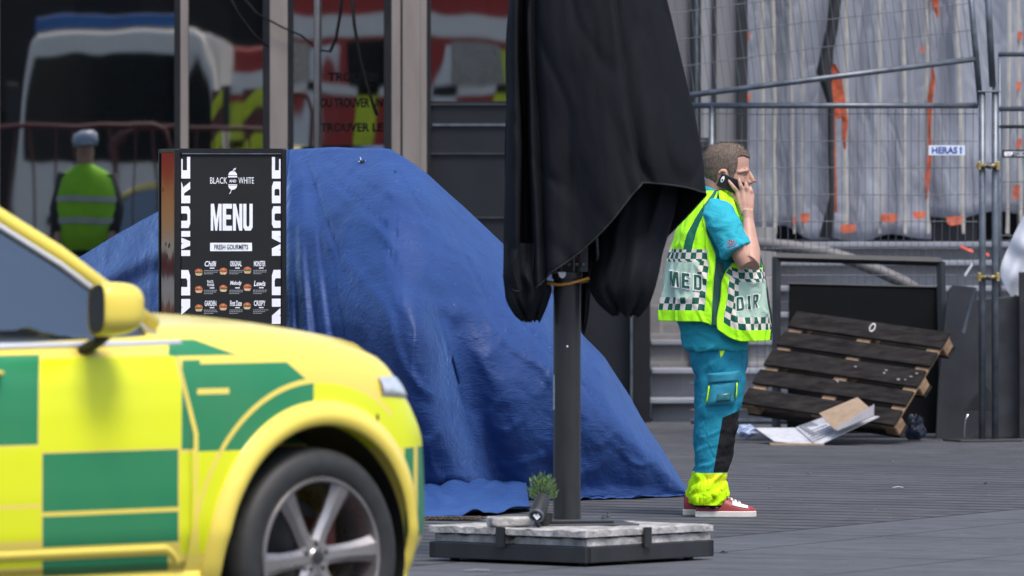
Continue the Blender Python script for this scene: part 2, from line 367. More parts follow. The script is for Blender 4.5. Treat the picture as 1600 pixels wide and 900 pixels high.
# ------------------------------------------------------------ glass facade
FD = 52.5
def fglass(px0, px1, py0, py1, name='glass'):
    m = bpy.data.materials.get('facade_glass')
    if not m:
        m, g, b = newmat('facade_glass', .5, spec=.5)
        b.inputs['Base Color'].default_value = (.0035,.004,.005,1); b.inputs['Specular IOR Level'].default_value = 0
        v = g.obj(); n = g.noise(g.map(v, (1, 1, .35)), 1.3, 2)
        gl = g.n.new('ShaderNodeBsdfGlossy'); gl.inputs['Color'].default_value = (.86,.84,.80,1); gl.inputs['Roughness'].default_value = .013
        g.set(gl.inputs['Normal'], g.bump(n, .09, .02))
        mx = g.n.new('ShaderNodeMixShader'); mx.inputs[0].default_value = .52
        g.l.new(b.outputs[0], mx.inputs[1]); g.l.new(gl.outputs[0], mx.inputs[2]); g.l.new(mx.outputs[0], g.n['Material Output'].inputs[0])
    return m
def facade():
    D = FD; x0 = GX(-900, D); 
    t = thing('glass_facade', 'dark glazed shopfront with brushed metal mullions behind the blue tarpaulin', 'building', (GX(400, D), D+.2, 0))
    H = 6.5
    def col(px0, px1, m, d=.12, z0=0, z1=H, name='mullion', off=0):
        a, c = GX(px0, D), GX(px1, D); q = MB(); q.box(((a+c)/2, D+off+d/2-.08, (z0+z1)/2), (c-a, d, z1-z0)); return q.build(name, m, t, True, bevel=.004)
    tilt = radians(.03)     # each pane hangs a touch out of plumb
    gm = fglass(0,0,0,0)
    def pane(px0, px1, z0=.3, z1=H, tl=tilt, name='glass_pane', m=None):
        a, c = GX(px0, D), GX(px1, D); y = D+.03; R = Matrix.Rotation(-tl, 3, 'X'); q = MB()
        q.box((0,0,0), (c-a, .02, z1-z0)); q.v = [R@p+Vector(((a+c)/2, y, (z0+z1)/2)) for p in q.v]; return q.build(name, m or gm, t, True)
    edges = [(-900,-560),(-552,-250),(-242,-10)]
    for a, c in edges: pane(a, c); col(c, c+8, M['alu'])
    pane(-2, 277); col(273, 283, M['darkframe'], .08, name='frame'); col(282.5, 294, M['alu'])
    pane(292, 414); col(411, 422.5, M['darkframe'], .1, name='frame'); col(422, 450, M['alu'], .16); col(449.5, 458, M['darkframe'], .1, name='frame')
    dp = pane(457, 603, tl=radians(-.38)); col(600, 612.5, M['darkframe'], .1, name='frame')
    col(612, 626, M['alu'], .12); col(626, 629, M['darkframe'], .08, name='frame'); col(629, 657, M['alu'], .16); col(657, 667, M['alu'], .11); col(667, 673, M['darkframe'], .08, name='frame')
    pane(671, 830, z0=GZ(158, D), tl=radians(-.38))
    q = MB(); a, c = GX(671, D), GX(830, D); z = GZ(158, D); q.box(((a+c)/2, D+.03, z/2), (c-a, .05, z)); q.build('lower_panel', M['panel_dark'], t, True)
    for py in (163, 240, 340, 440):
        q = MB(); q.box(((a+c)/2, D-.005, GZ(py, D)), (c-a, .02, .012)); q.build('panel_rail', M['dark_steel'], t, True)
    q = MB(); q.box(((a+c)/2, D-.005, GZ(195, D)), (c-a-.04, .02, .016)); q.build('panel_rail', M['galv'], t, True)
    # between the bays, behind the parasol
    col(830, 842, M['darkframe'], .1, name='frame'); pane(842, 905); col(905, 912, M['darkframe'], .1, name='frame')
    pane(911, 984, z0=.1, tl=0, name='door_pane', m=M['panel_dark']); col(984.5, 988, M['galv'], .06, name='frame', off=-.03); col(988, 1016, M['darkframe'], .2, z1=GZ(0,D), name='frame')
    q = MB(); q.box((GX(400, D), D+.05, .15), (GX(905,D)-x0+6.0, .2, .3)); 
    q = MB(); q.box(((x0+GX(905, D))/2, D+.08, .14), (GX(905, D)-x0, .14, .28)); q.build('plinth', M['panel_dark'], t, True)
    q = MB(); q.box(((x0+GX(1016, D))/2, D+.35, H/2), (GX(1016, D)-x0, .1, H)); q.build('back_wall', M['darkframe'], t, True)
    # tube handle, window lettering
    q = MB(); q.cyl(P(495, -420, D-.22), P(495, 330, D-.22), .022); q.build('door_tube', M['chrome'], t, True, smooth=True)
    tm = mat('faint_print', (.008,.008,.009), .9, var=.1, spec=0)
    for s_, a, c, y0, y1 in (('TROUVER', 512, 598, 113, 127), ('OU TROUVER UN', 500, 598, 153, 168), ('TROUVER LE', 500, 598, 192, 206)):
        q = MB(); q.merge(text_mb(s_, .03), lambda p, a=a, c=c, y0=y0, y1=y1: Vector((GX(a+(c-a)*p.x, D), D+.03-.024-.006, GZ(y1+(y0-y1)*p.y, D)))); q.build('window_lettering', tm, t, True)
    # loose cables hanging down the front
    for pts, r in (([(350,-20),(372,20),(395,52),(420,74)], .006), ([(366,-20),(400,20),(440,42),(470,55),(498,78),(515,80),(524,60),(531,20),(534,-30)], .006), ([(548,-20),(553,40),(562,90),(575,140),(588,180)], .007)):
        q = MB(); q.tube([P(x, y, D-.14) for x, y in pts], r*1.25, 6); tag(q.build('hanging_cable', M['cable'], None, smooth=True), {350:'short black cable sagging beside the wide metal mullion', 366:'long looping black cable hanging across the wide metal mullion', 548:'thin black cable hanging down inside the lettered window'}[pts[0][0]], 'cable', 'loose cables on the shopfront')
facade()

# grey panelled bay and stone wall right of the door
def side_bay():
    D = 53.0
    m1 = mat('grey_cladding', (.17,.172,.185), .5, var=.12, scale=2, stretch=(4,4,.3))
    m2 = mat('pale_cladding', (.27,.28,.31), .5, var=.12, scale=2, stretch=(4,4,.3))
    t = thing('clad_wall', 'grey panelled wall bay with black gaps left of the wrapped scaffold', 'wall', (GX(1100, D), D, 0))
    def col(a, c, m, off, name):
        q = MB(); x0, x1 = GX(a, D), GX(c, D); q.box(((x0+x1)/2, D+off, 3.4), (x1-x0, .2, 6.2)); q.build(name, m, t, True, bevel=.005)
    col(1015, 1081, m1, .25, 'cladding_panel'); col(1080, 1096, M['black_steel'], .2, 'black_post'); col(1095.5, 1115, m2, .26, 'cladding_panel')
    col(1114, 1120, M['black_steel'], .22, 'black_post'); col(1119.5, 1154, m1, .26, 'cladding_panel'); col(1153, 1169, M['black_steel'], .2, 'black_post')
    q = MB(); q.cyl(P(1088, -400, D), P(1088, 240, D), .012); q.build('conduit', M['galv'], t, True); q = MB(); q.box(P(1104, 223, D+.1), (.12, .1, .07)); q.build('bracket', M['dark_steel'], t, True)
side_bay()
def steps():
    # stone flight of steps with projecting treads; blocks in the risers
    m, g, b = newmat('step_stone', .7); v = g.obj(); x, y, z = g.xyz(v)[:3]
    cell = g.m('FLOOR', g.m('DIVIDE', g.m('ADD', x, g.m('MULTIPLY', g.m('FLOOR', g.m('DIVIDE', z, .2)), .21)), .42)); fr = g.m('FRACT', g.m('DIVIDE', g.m('ADD', x, g.m('MULTIPLY', g.m('FLOOR', g.m('DIVIDE', z, .2)), .21)), .42))
    wn = g.n.new('ShaderNodeTexWhiteNoise'); g.l.new(g.vec(cell, g.m('FLOOR', g.m('DIVIDE', z, .2)), 0.0), wn.inputs['Vector'])
    jt = g.m('LESS_THAN', fr, .025)
    c = g.mix(wn.outputs['Value'], (.22,.22,.235), (.30,.30,.33)); c = g.mix(g.m('MULTIPLY', g.noise(v, 9, 5, .7), .5), c, (.10,.10,.105)); c = g.mix(jt, c, (.26,.26,.26))
    g.set(b.inputs['Base Color'], c); g.set(b.inputs['Normal'], g.bump(g.noise(v, 30, 5), .4, .01))
    mt = mat('tread_stone', (.22,.235,.275), .55, var=.25, scale=5, bump=.2, bscale=25, stretch=(.3,1,1))
    t = thing('stone_steps', 'wide flight of grey stone steps with projecting treads behind the fence', 'steps', (GX(1300, 53), 53, 0))
    x0, x1 = GX(1018, 53), GX(2100, 53); hs = [.163, .365, .56, .747, .93, 1.11, 1.24]; zp = 0
    for i, h in enumerate(hs):
        y0 = 52.6+.28*i; xa = x0 if i > 0 else GX(987, 53)
        q = MB(); q.box(((x0+x1)/2, y0+.9, (zp+h-.03)/2+.0), (x1-x0, 1.6, h-.03-zp)); 
        q = MB(); q.box(((x0+x1)/2, (y0+.06+55)/2, (zp+h-.035)/2), (x1-x0, 55-y0-.06, h-.035-zp)); q.build('riser', m, t, True)
        q = MB(); q.box(((xa+x1)/2, y0+.2-.04, h-.0175), (x1-xa, .44, .035)); q.build('tread', mt, t, True, bevel=.006)
        zp = h
    q = MB(); q.box(((x0+x1)/2, 56.2, 1.2), (x1-x0, 2.6, .1)); q.build('landing', mt, t, True)
    # pale stone block pier at the left end
    q = MB(); q.box((GX(1041, 53.0), 53.05, GZ(430, 53)/2+.45), (GX(1064,53)-GX(1019,53), .5, .9)); 
    mb_, g, b = newmat('pale_block', .8); v = g.obj(); br = g.n.new('ShaderNodeTexBrick'); g.l.new(g.map(v, (1,1,1), (radians(90),0,0)), br.inputs['Vector'])
    br.inputs['Scale'].default_value = 1; br.inputs['Brick Width'].default_value = .3; br.inputs['Row Height'].default_value = .2; br.inputs['Mortar Size'].default_value = .008
    br.inputs['Color1'].default_value = (.22,.215,.22,1); br.inputs['Color2'].default_value = (.28,.275,.28,1); br.inputs['Mortar'].default_value = (.34,.34,.34,1)
    g.set(b.inputs['Base Color'], g.mix(g.m('MULTIPLY', g.noise(v, 14, 5, .7), .45), br.outputs['Color'], (.16,.16,.17))); g.set(b.inputs['Normal'], g.bump(g.noise(v, 30, 5), .4, .01))
    q = MB(); xa, xb = GX(1017, 52.9), GX(1215, 52.9); q.box(((xa+xb)/2, 53.3, .86), (xb-xa, .3, .98)); tag(q.build('stone_wall', mb_, None), 'low pale stone block wall behind the standing medic', 'wall')
steps()

# wrapped scaffold
def wrap():
    D = 54.6
    m, g, b = newmat('plastic_wrap', .38, spec=.6); v = g.obj(); x, y, z = g.xyz(v)[:3]
    fold = g.noise(g.map(v, (1, 1, .06)), 7, 4, .6, .6); fine = g.noise(g.map(v, (1, 1, .04)), 26, 3); blot = g.noise(g.map(v, (1, 1, .4)), 1.4, 4)
    c = g.mix(g.ramp(fold, [(.3, 0.0), (.7, 1.0)]), (.115,.12,.135), (.20,.205,.225)); c = g.mix(g.m('MULTIPLY', fine, .35), c, (.09,.095,.11)); c = g.mix(g.ramp(x, [(0.0, .75), (.9, 0.0)]), c, (.40,.46,.60)) if False else g.mix(g.m('MULTIPLY', g.ramp(g.m('ADD', g.m('MULTIPLY', x, .4), g.m('MULTIPLY', blot, .3)), [(.70, 1.0), (1.0, 0.0)]), .7), c, (.30,.325,.40))
    left = g.ramp(x, [(0.0, 0.0), (1.0, 1.0)])
    cre = g.m('ABSOLUTE', g.m('SUBTRACT', g.noise(g.map(v, (1, 1, .35), (0, radians(18), 0)), 2.2, 3, .5, 1.2), .5)); cre2 = g.m('ABSOLUTE', g.m('SUBTRACT', g.noise(g.map(v, (1, 1, .25), (0, radians(-12), 0)), 5.5, 3, .5, .8), .5))
    c = g.mix(g.ramp(cre, [(.0, .35), (.035, 0.0)]), c, (.42,.44,.50)); c = g.mix(g.ramp(g.noise(g.map(v, (1, 1, .5)), .9, 3), [(.4, 0.0), (.7, .35)]), c, (.10,.10,.11))
    g.set(b.inputs['Base Color'], c); g.set(b.inputs['Normal'], g.bump(g.m('ADD', g.m('ADD', fold, g.m('MULTIPLY', fine, .3)), g.m('ADD', g.m('MULTIPLY', cre, 4.0), g.m('MULTIPLY', cre2, 2.0))), .45, .04))
    t = thing('wrapped_scaffold', 'scaffold wrapped in grey plastic sheeting with cream straps and orange tape', 'scaffold', (GX(1380, D), D, 1.25))
    def sheet(pa, pb, bot, name='plastic_sheet', off=0, tilt=0):
        a, c = GX(pa, D), GX(pb, D)
        def fn(u, w_):
            x_ = a+(c-a)*u; zb = GZ(h1(bot, pa+(pb-pa)*u), D); zz = zb+(5.5-zb)*w_
            k = sstep(0, .25, w_)
            return Vector((x_+tilt*(zz-1.3), D+off+.06*nz(x_*3.1, zz*.25, 3)+.018*sin(x_*21+nz(x_*2, zz*.4)*3)+.06*(1-k)*nz(x_*5, zz*3, 8), zz))
        q = MB(); q.grid(fn, int((pb-pa)/2.2), 46); return q.build(name, m, t, True, smooth=True, solid=.006, fix=False)
    sheet(1166, 1297, [(1166,352),(1190,362),(1225,352),(1260,372),(1297,374)], off=-.05)
    sheet(1301, 1455, [(1301,372),(1345,378),(1390,366),(1430,372),(1455,374)], off=.0)
    sheet(1452, 1640, [(1452,338),(1500,342),(1522,336),(1560,330),(1640,345)], off=-.04)
    sheet(1640, 1950, [(1640,350),(1950,350)], off=.03)
    cm = mat('cream_strap', (.33,.32,.30), .6, var=.25)
    om = mat('orange_tape', (.46,.10,.045), .6, var=.45, scale=14)
    for px, lean in ((1190,4),(1208,3),(1233,8),(1255,-1),(1322,0),(1374,1),(1412,2),(1448,2),(1494,12),(1578,-4),(1590,5),(1660,0),(1740,0)):
        q = MB(); a = P(px, -60, D-.16); c = P(px+lean, 365, D-.16); pts = [a.lerp(c, k/10)+Vector((.012*nz(px, k*.5), 0, 0)) for k in range(11)]
        q.tube(pts, .008 if px % 2 else .013, 6, r2=.003); q.build('strap', cm, t, True)
    def ribbon(pts, w_, mt=om, off=-.2, name='orange_strip'):
        q = MB(); n = len(pts)
        vs = []
        for i, (x_, y_) in enumerate(pts):
            ww = w_[i] if isinstance(w_, (list, tuple)) else w_
            vs += [P(x_-ww/2, y_, D+off+.02*nz(x_, y_*.05)), P(x_+ww/2, y_, D+off-.02)]
        q.add(vs, [(2*i, 2*i+1, 2*i+3, 2*i+2) for i in range(n-1)]); q.build(name, mt, t, True, solid=.004)
    ribbon([(1303,100),(1308,125),(1310,160),(1308,185)], [6,16,22,14]); ribbon([(1301,165),(1301,230),(1303,300),(1305,332)], [8,9,9,6]); ribbon([(1315,168),(1321,190),(1319,215),(1320,233)], [14,9,6,3])
    ribbon([(1458,-20),(1461,4),(1464,20),(1465,28)], [14,12,6,1]); ribbon([(1457,105),(1458,125),(1454,150),(1452,200),(1453,240),(1449,275),(1448,312)], [3,7,8,5,6,9,2])
    for x_, y_, w_, h_ in ((1258,341,14,13),(1242,345,5,10),(1325,357,24,11),(1390,341,26,12),(1437,336,19,9),(1492,345,24,11),(1170,56,6,9),(1170,153,6,11),(1594,56,8,12),(1592,135,8,12),(1592,224,10,12),(1588,300,12,20),(1442,78,6,7)):
        q = MB(); q.prism([(x_-w_/2+random.uniform(-2,2), y_-h_/2), (x_, y_-h_/2-1.5), (x_+w_/2, y_-h_/2+random.uniform(-2,2)), (x_+w_/2-2, y_+h_/2), (x_-w_/4, y_+h_/2+2), (x_-w_/2, y_+h_/3)], lambda a, c, h: P(a, c, D-.19+h), .006); q.build('tape_patch', om, t, True)
    # black drain pipe hanging down and its shadow gap
    q = MB(); q.tube([P(x_, y_, D-.3) for x_, y_ in ((1306,-80),(1305,0),(1300,45),(1291,85),(1286,112),(1293,140),(1298,165),(1298,240),(1300,310),(1290,372))], [.045,.045,.042,.045,.05,.035,.022,.02,.02,.05], 12); q.build('black_pipe', M['black_steel'], t, True, smooth=True)
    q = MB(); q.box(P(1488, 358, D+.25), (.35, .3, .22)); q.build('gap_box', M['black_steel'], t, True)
    q = MB(); q.box((GX(1560, D), D+.9, 3.2), (GX(1955, D)-GX(1166, D), .08, 4.2)); q.build('backing', M['panel_dark'], t, True)
    tagd = q
wrap()

# opposite side of the square, seen only in the glass
def opposite():
    m, g, b = newmat('old_facade', .8); v = g.obj(); x, y, z = g.xyz(v)[:3]
    win = g.AND(g.rng(g.m('FRACT', g.m('DIVIDE', x, 2.6)), .3, .72), g.rng(g.m('FRACT', g.m('DIVIDE', z, 3.2)), .3, .8))
    g.set(b.inputs['Base Color'], g.mix(win, g.mix(g.noise(v, 2, 4), (.012,.011,.010), (.026,.024,.022)), (.005,.006,.006)))
    q = MB(); q.box((0, -17, 4.5), (90, 3, 9)); q.box((0, -15.45, 3.1), (90, .3, .25)); q.box((0, -15.4, 8.8), (90, .5, .4))
    tag(q.build('town_house', m, None), 'dark old town house across the square mirrored in the glass', 'building')
opposite()
# ------------------------------------------------------------ blue tarpaulin
def tarp():
    m, g, b = newmat('blue_tarpaulin', .42, spec=.45); v = g.obj()
    n1 = g.noise(g.map(v, (1, 1, 1)), 2.5, 5, .65, .4); n2 = g.noise(g.map(v, (1.0, 1, 2.2), (0, radians(35), 0)), 13, 5, .7, 1.2); n3 = g.noise(v, 60, 3)
    c = g.mix(g.ramp(n1, [(.3, 0.0), (.7, 1.0)]), (.009,.032,.130), (.015,.050,.185))
    c = g.mix(g.ramp(g.noise(v, 22, 2), [(.73, 0.0), (.78, .6)]), c, (.10,.14,.22))
    g.set(b.inputs['Base Color'], c)
    wv = g.n.new('ShaderNodeTexWave'); wv.inputs['Scale'].default_value = 60; g.l.new(v, wv.inputs['Vector'])
    rid = lambda n_: g.m('ABSOLUTE', g.m('SUBTRACT', n_, .5))
    r1 = g.m('MULTIPLY', rid(g.noise(g.map(v, (1.6, 1, .8), (0, radians(38), 0)), 2.6, 3, .5, .6)), 2.2); r2 = g.m('MULTIPLY', rid(g.noise(g.map(v, (.7, 1, 2.0), (0, radians(30), 0)), 11, 3, .6, .5)), 1.1)
    h = g.m('ADD', g.m('ADD', g.m('ADD', g.m('MULTIPLY', n2, .35), g.m('ADD', r1, r2)), g.m('MULTIPLY', n3, .14)), g.m('MULTIPLY', n1, .5))
    g.set(b.inputs['Normal'], g.bump(h, .40, .022)); b.inputs['Specular IOR Level'].default_value = .32; b.inputs['Sheen Weight'].default_value = .6; b.inputs['Sheen Roughness'].default_value = .35; b.inputs['Sheen Tint'].default_value = (.26,.48,1,1)
    g.set(b.inputs['Roughness'], g.ramp(n2, [(.3, .48), (.7, .60)]))
    ridge = [(96,412),(125,400),(180,366),(238,335),(330,275),(400,240),(445,232),(520,229),(604,231),(622,241),(665,272),(730,330),(790,385),(850,440),(885,490),(915,528),(945,556),(985,618),(1003,650),(1030,690),(1055,730),(1080,768),(1092,782)]
    yf = [(96,42.6),(240,41.6),(430,39.85),(447,39.45),(520,39.05),(640,38.55),(740,38.75),(830,38.95),(930,39.2),(1010,39.45),(1092,39.85)]
    def surf(px, k, fine=True):
        """k: 0 front hem .. 1 ridge .. 2 back hem"""
        f = h1(yf, px); zr = max(0.012, GZ(lin(ridge, px)*.6+.2*lin(ridge, px-4)+.2*lin(ridge, px+4), f+.9)); dep = .12+.80*zr
        if px < 440: dep = .25+.2*zr
        yr = f+dep; yb = yr+.25+.42*zr
        if k <= 1:
            # steep lower face, then slanting shoulder up to the ridge
            kz = h1([(0,0),(.12,.10),(.35,.36),(.6,.66),(.8,.87),(1,1)], k)
            ky = h1([(0,.16),(.12,.12),(.3,.02),(.45,.0),(.56,.06),(.68,.24),(.82,.56),(1,1)], k)
            y = f+dep*ky; z = zr*kz
        else:
            q_ = k-1; y = yr+(yb-yr)*h1([(0,0),(.3,.55),(.6,.85),(1,1)], q_); z = zr*(1-h1([(0,0),(.3,.18),(.6,.5),(1,1)], q_))
        x = (px-800)/F*(f+.5)
        if px > 440 and k <= 1:
            # big fold sweeping down from upper left to the lower middle
            pf = h1([(0,752),(.18,728),(.35,700),(.6,676),(.8,640),(1,600)], min(1, z/1.4)); d = px-pf
            a = .19*sstep(1.35, .8, z)*sstep(-190, -30, d)*(1-sstep(-30, 36, d)); y -= a*(1.0 if z > .12 else .8)
            y += .10*math.exp(-((d-34)/34)**2)*sstep(1.3, .8, z)
            # hanging pleats below the left corner
            for (xa, xb, am, wd) in ((452, 512, .055, 9), (462, 552, .045, 8), (447, 470, .035, 6)):
                pc = xa+(xb-xa)*(1-z/1.83); dd = px-pc; y -= am*math.exp(-(dd/wd)**2)*sstep(0,.25,1.83-z)
                y += am*.7*math.exp(-((dd-2.0*wd)/(wd*.9))**2)*sstep(0,.25,1.83-z)
            # a second soft fold in the middle and the bulges of the lower right
            for (xa, za, xb, zb, am, wd) in ((625,1.15,700,.7,.05,20),(640,1.05,760,.95,.025,12),(800,1.0,960,.25,.05,26),(880,.75,1040,.12,.04,18),(700,1.35,860,.8,.03,22),(560,1.7,780,1.15,.02,10),(480,1.75,640,1.25,.02,10)):
                ex, ez = (xb-xa)/300, zb-za; L = sqrt(ex*ex+ez*ez); qx, qz = (px-xa)/300, z-za; tt = max(0, min(1, (qx*ex+qz*ez)/L/L)); dist = sqrt((qx-ex*tt)**2+(qz-ez*tt)**2)*300
                y -= am*math.exp(-(dist/wd)**2)*sin(pi*min(1, max(.0, tt*.9+.05)))
            # seam with small gathers
            sl = 1.6-(368-(px-470)*.13-300)/302
            if 470 < px < 800: y += .012*math.exp(-((z-sl)/.012)**2); y -= .010*math.exp(-((z-sl-.04)/.04)**2)*abs(sin(px*.33+nz(px*.05,1)*3))*sstep(560,660,px)
        if px <= 440 and k <= 1:
            y -= .05*math.exp(-((z-(zr-.22))/.06)**2)-.04*math.exp(-((z-(zr-.33))/.05)**2)
        if fine:
            am = sstep(0, .08, z)
            y += am*(.030*nz(x*2.2, z*2.2, 1)+.014*nz(x*7+z*3, z*5-x*2, 5)+.0055*nz(x*20+z*12, z*15, 9)); y += am*(.022*min(1, abs(nz(x*1.7+z*1.1, z*1.5-x*.6, 21))*9)+.011*min(1, abs(nz(x*3.3-z*2.1, z*3.1+x*2, 31))*8)); z += am*(.006*nz(x*9, z*3+y*4, 2))
            if px > 440 and k <= 1:
                # taut creases running from the upper corner
                for (xa, za, xb, zb, d_) in ((470,1.80,560,1.05,.030),(480,1.78,690,1.18,.022),(500,1.80,800,1.16,.016),(610,1.76,700,1.30,.018),(520,1.30,560,.55,.020),(700,1.45,780,.95,.020),(760,1.15,900,.62,.018),(690,.95,740,.35,.022),(850,.85,960,.40,.016),(575,1.45,640,1.15,.016)):
                    ex, ez = (xb-xa)/300, zb-za; qx, qz = (px-xa)/300, z-za; L2 = ex*ex+ez*ez; tt = max(0, min(1, (qx*ex+qz*ez)/L2)); s_ = (qx*ez-qz*ex)/sqrt(L2); dd = sqrt((qx-ex*tt)**2+(qz-ez*tt)**2)*300
                    y += 1.9*am*d_*math.exp(-dd/7.0)*sin(pi*min(1, .15+tt*.85))*(1 if s_ > 0 else .35)
        if k < .02: y += .05*nz(px*.035, 4)
        return Vector((x, y, max(z, .004)))
    t = thing('tarpaulin', 'large blue tarpaulin draped over a heap beside the menu board', 'tarpaulin', (GX(720, 39.3), 39.3, 0))
    q = MB(); q.grid(lambda u, w_: surf(96+996*u, 2*w_**1.0), 420, 150); q.build('sheet', m, t, True, smooth=True, fix=False)
    # skirt spread on the ground in front
    def skirt(u, w_):
        px = 640+182*u; a = surf(px, 0, False); e = h1([(0,37.02),(.3,37.0),(.55,37.15),(.8,37.45),(1,37.75)], u)+.07*nz(u*9, 3)
        y = a.y+.06+(e-a.y-.06)*w_; x = (px+(-14+22*u)*w_-800)/F*y
        z = .010+.05*abs(nz(u*4, w_*2.2, 4))*(1-.5*w_)+.10*(1-w_)**3+.022*sstep(.85,1,w_)*max(0, sin(u*15+2*nz(u*3,1)))
        return Vector((x, y, z))
    q = MB(); q.grid(skirt, 90, 40); q.build('hem', m, t, True, smooth=True, solid=.003, fix=False)
    def skirt2(u, w_):
        px = 905+180*u; a = surf(px, 0, False); y = a.y+.05-(.17+.05*nz(u*8, 2))*w_
        return Vector((px/F*y-800/F*y, y, .006+.015*abs(nz(u*9, w_*2))+.012*sstep(.7,1,w_)*max(0, sin(u*14+3*nz(u*4,1)))))
    q = MB(); q.grid(skirt2, 70, 8); q.build('hem', m, t, True, smooth=True, solid=.003, fix=False)
    # torn hole and eyelet
    dk = mat('tear_edge', (.01,.012,.02), .8)
    for px, k, s_ in ((562, .93, .028), (614, .9, .008)):
        c0 = surf(px, k); q = MB(); e1 = (surf(px+4, k)-c0).normalized(); e2 = (surf(px, k+.02)-c0); e2 = (e2-e1*e2.dot(e1)).normalized(); n_ = e1.cross(e2); n_ = n_ if n_.y < 0 else -n_
        poly = [(s_*random.uniform(.5, 1.25)*cos(a), .6*s_*random.uniform(.5, 1.2)*sin(a)) for a in [i*2*pi/11 for i in range(11)]]
        q.prism(poly, lambda a, c, h: c0+e1*a+e2*c+n_*(h+.006), .004); q.build('tear', dk, t, True)
        for i in range(3 if px == 562 else 0):
            a = random.uniform(0, 2*pi); q = MB(); s0 = c0+e1*cos(a)*s_+e2*sin(a)*s_*.6+n_*.008; q.cyl(s0, s0+e1*cos(a)*.02+e2*random.uniform(-.01,.02)+n_*.01, .0015, 5); q.build('frayed_thread', M['white'], t, True)
tarp()

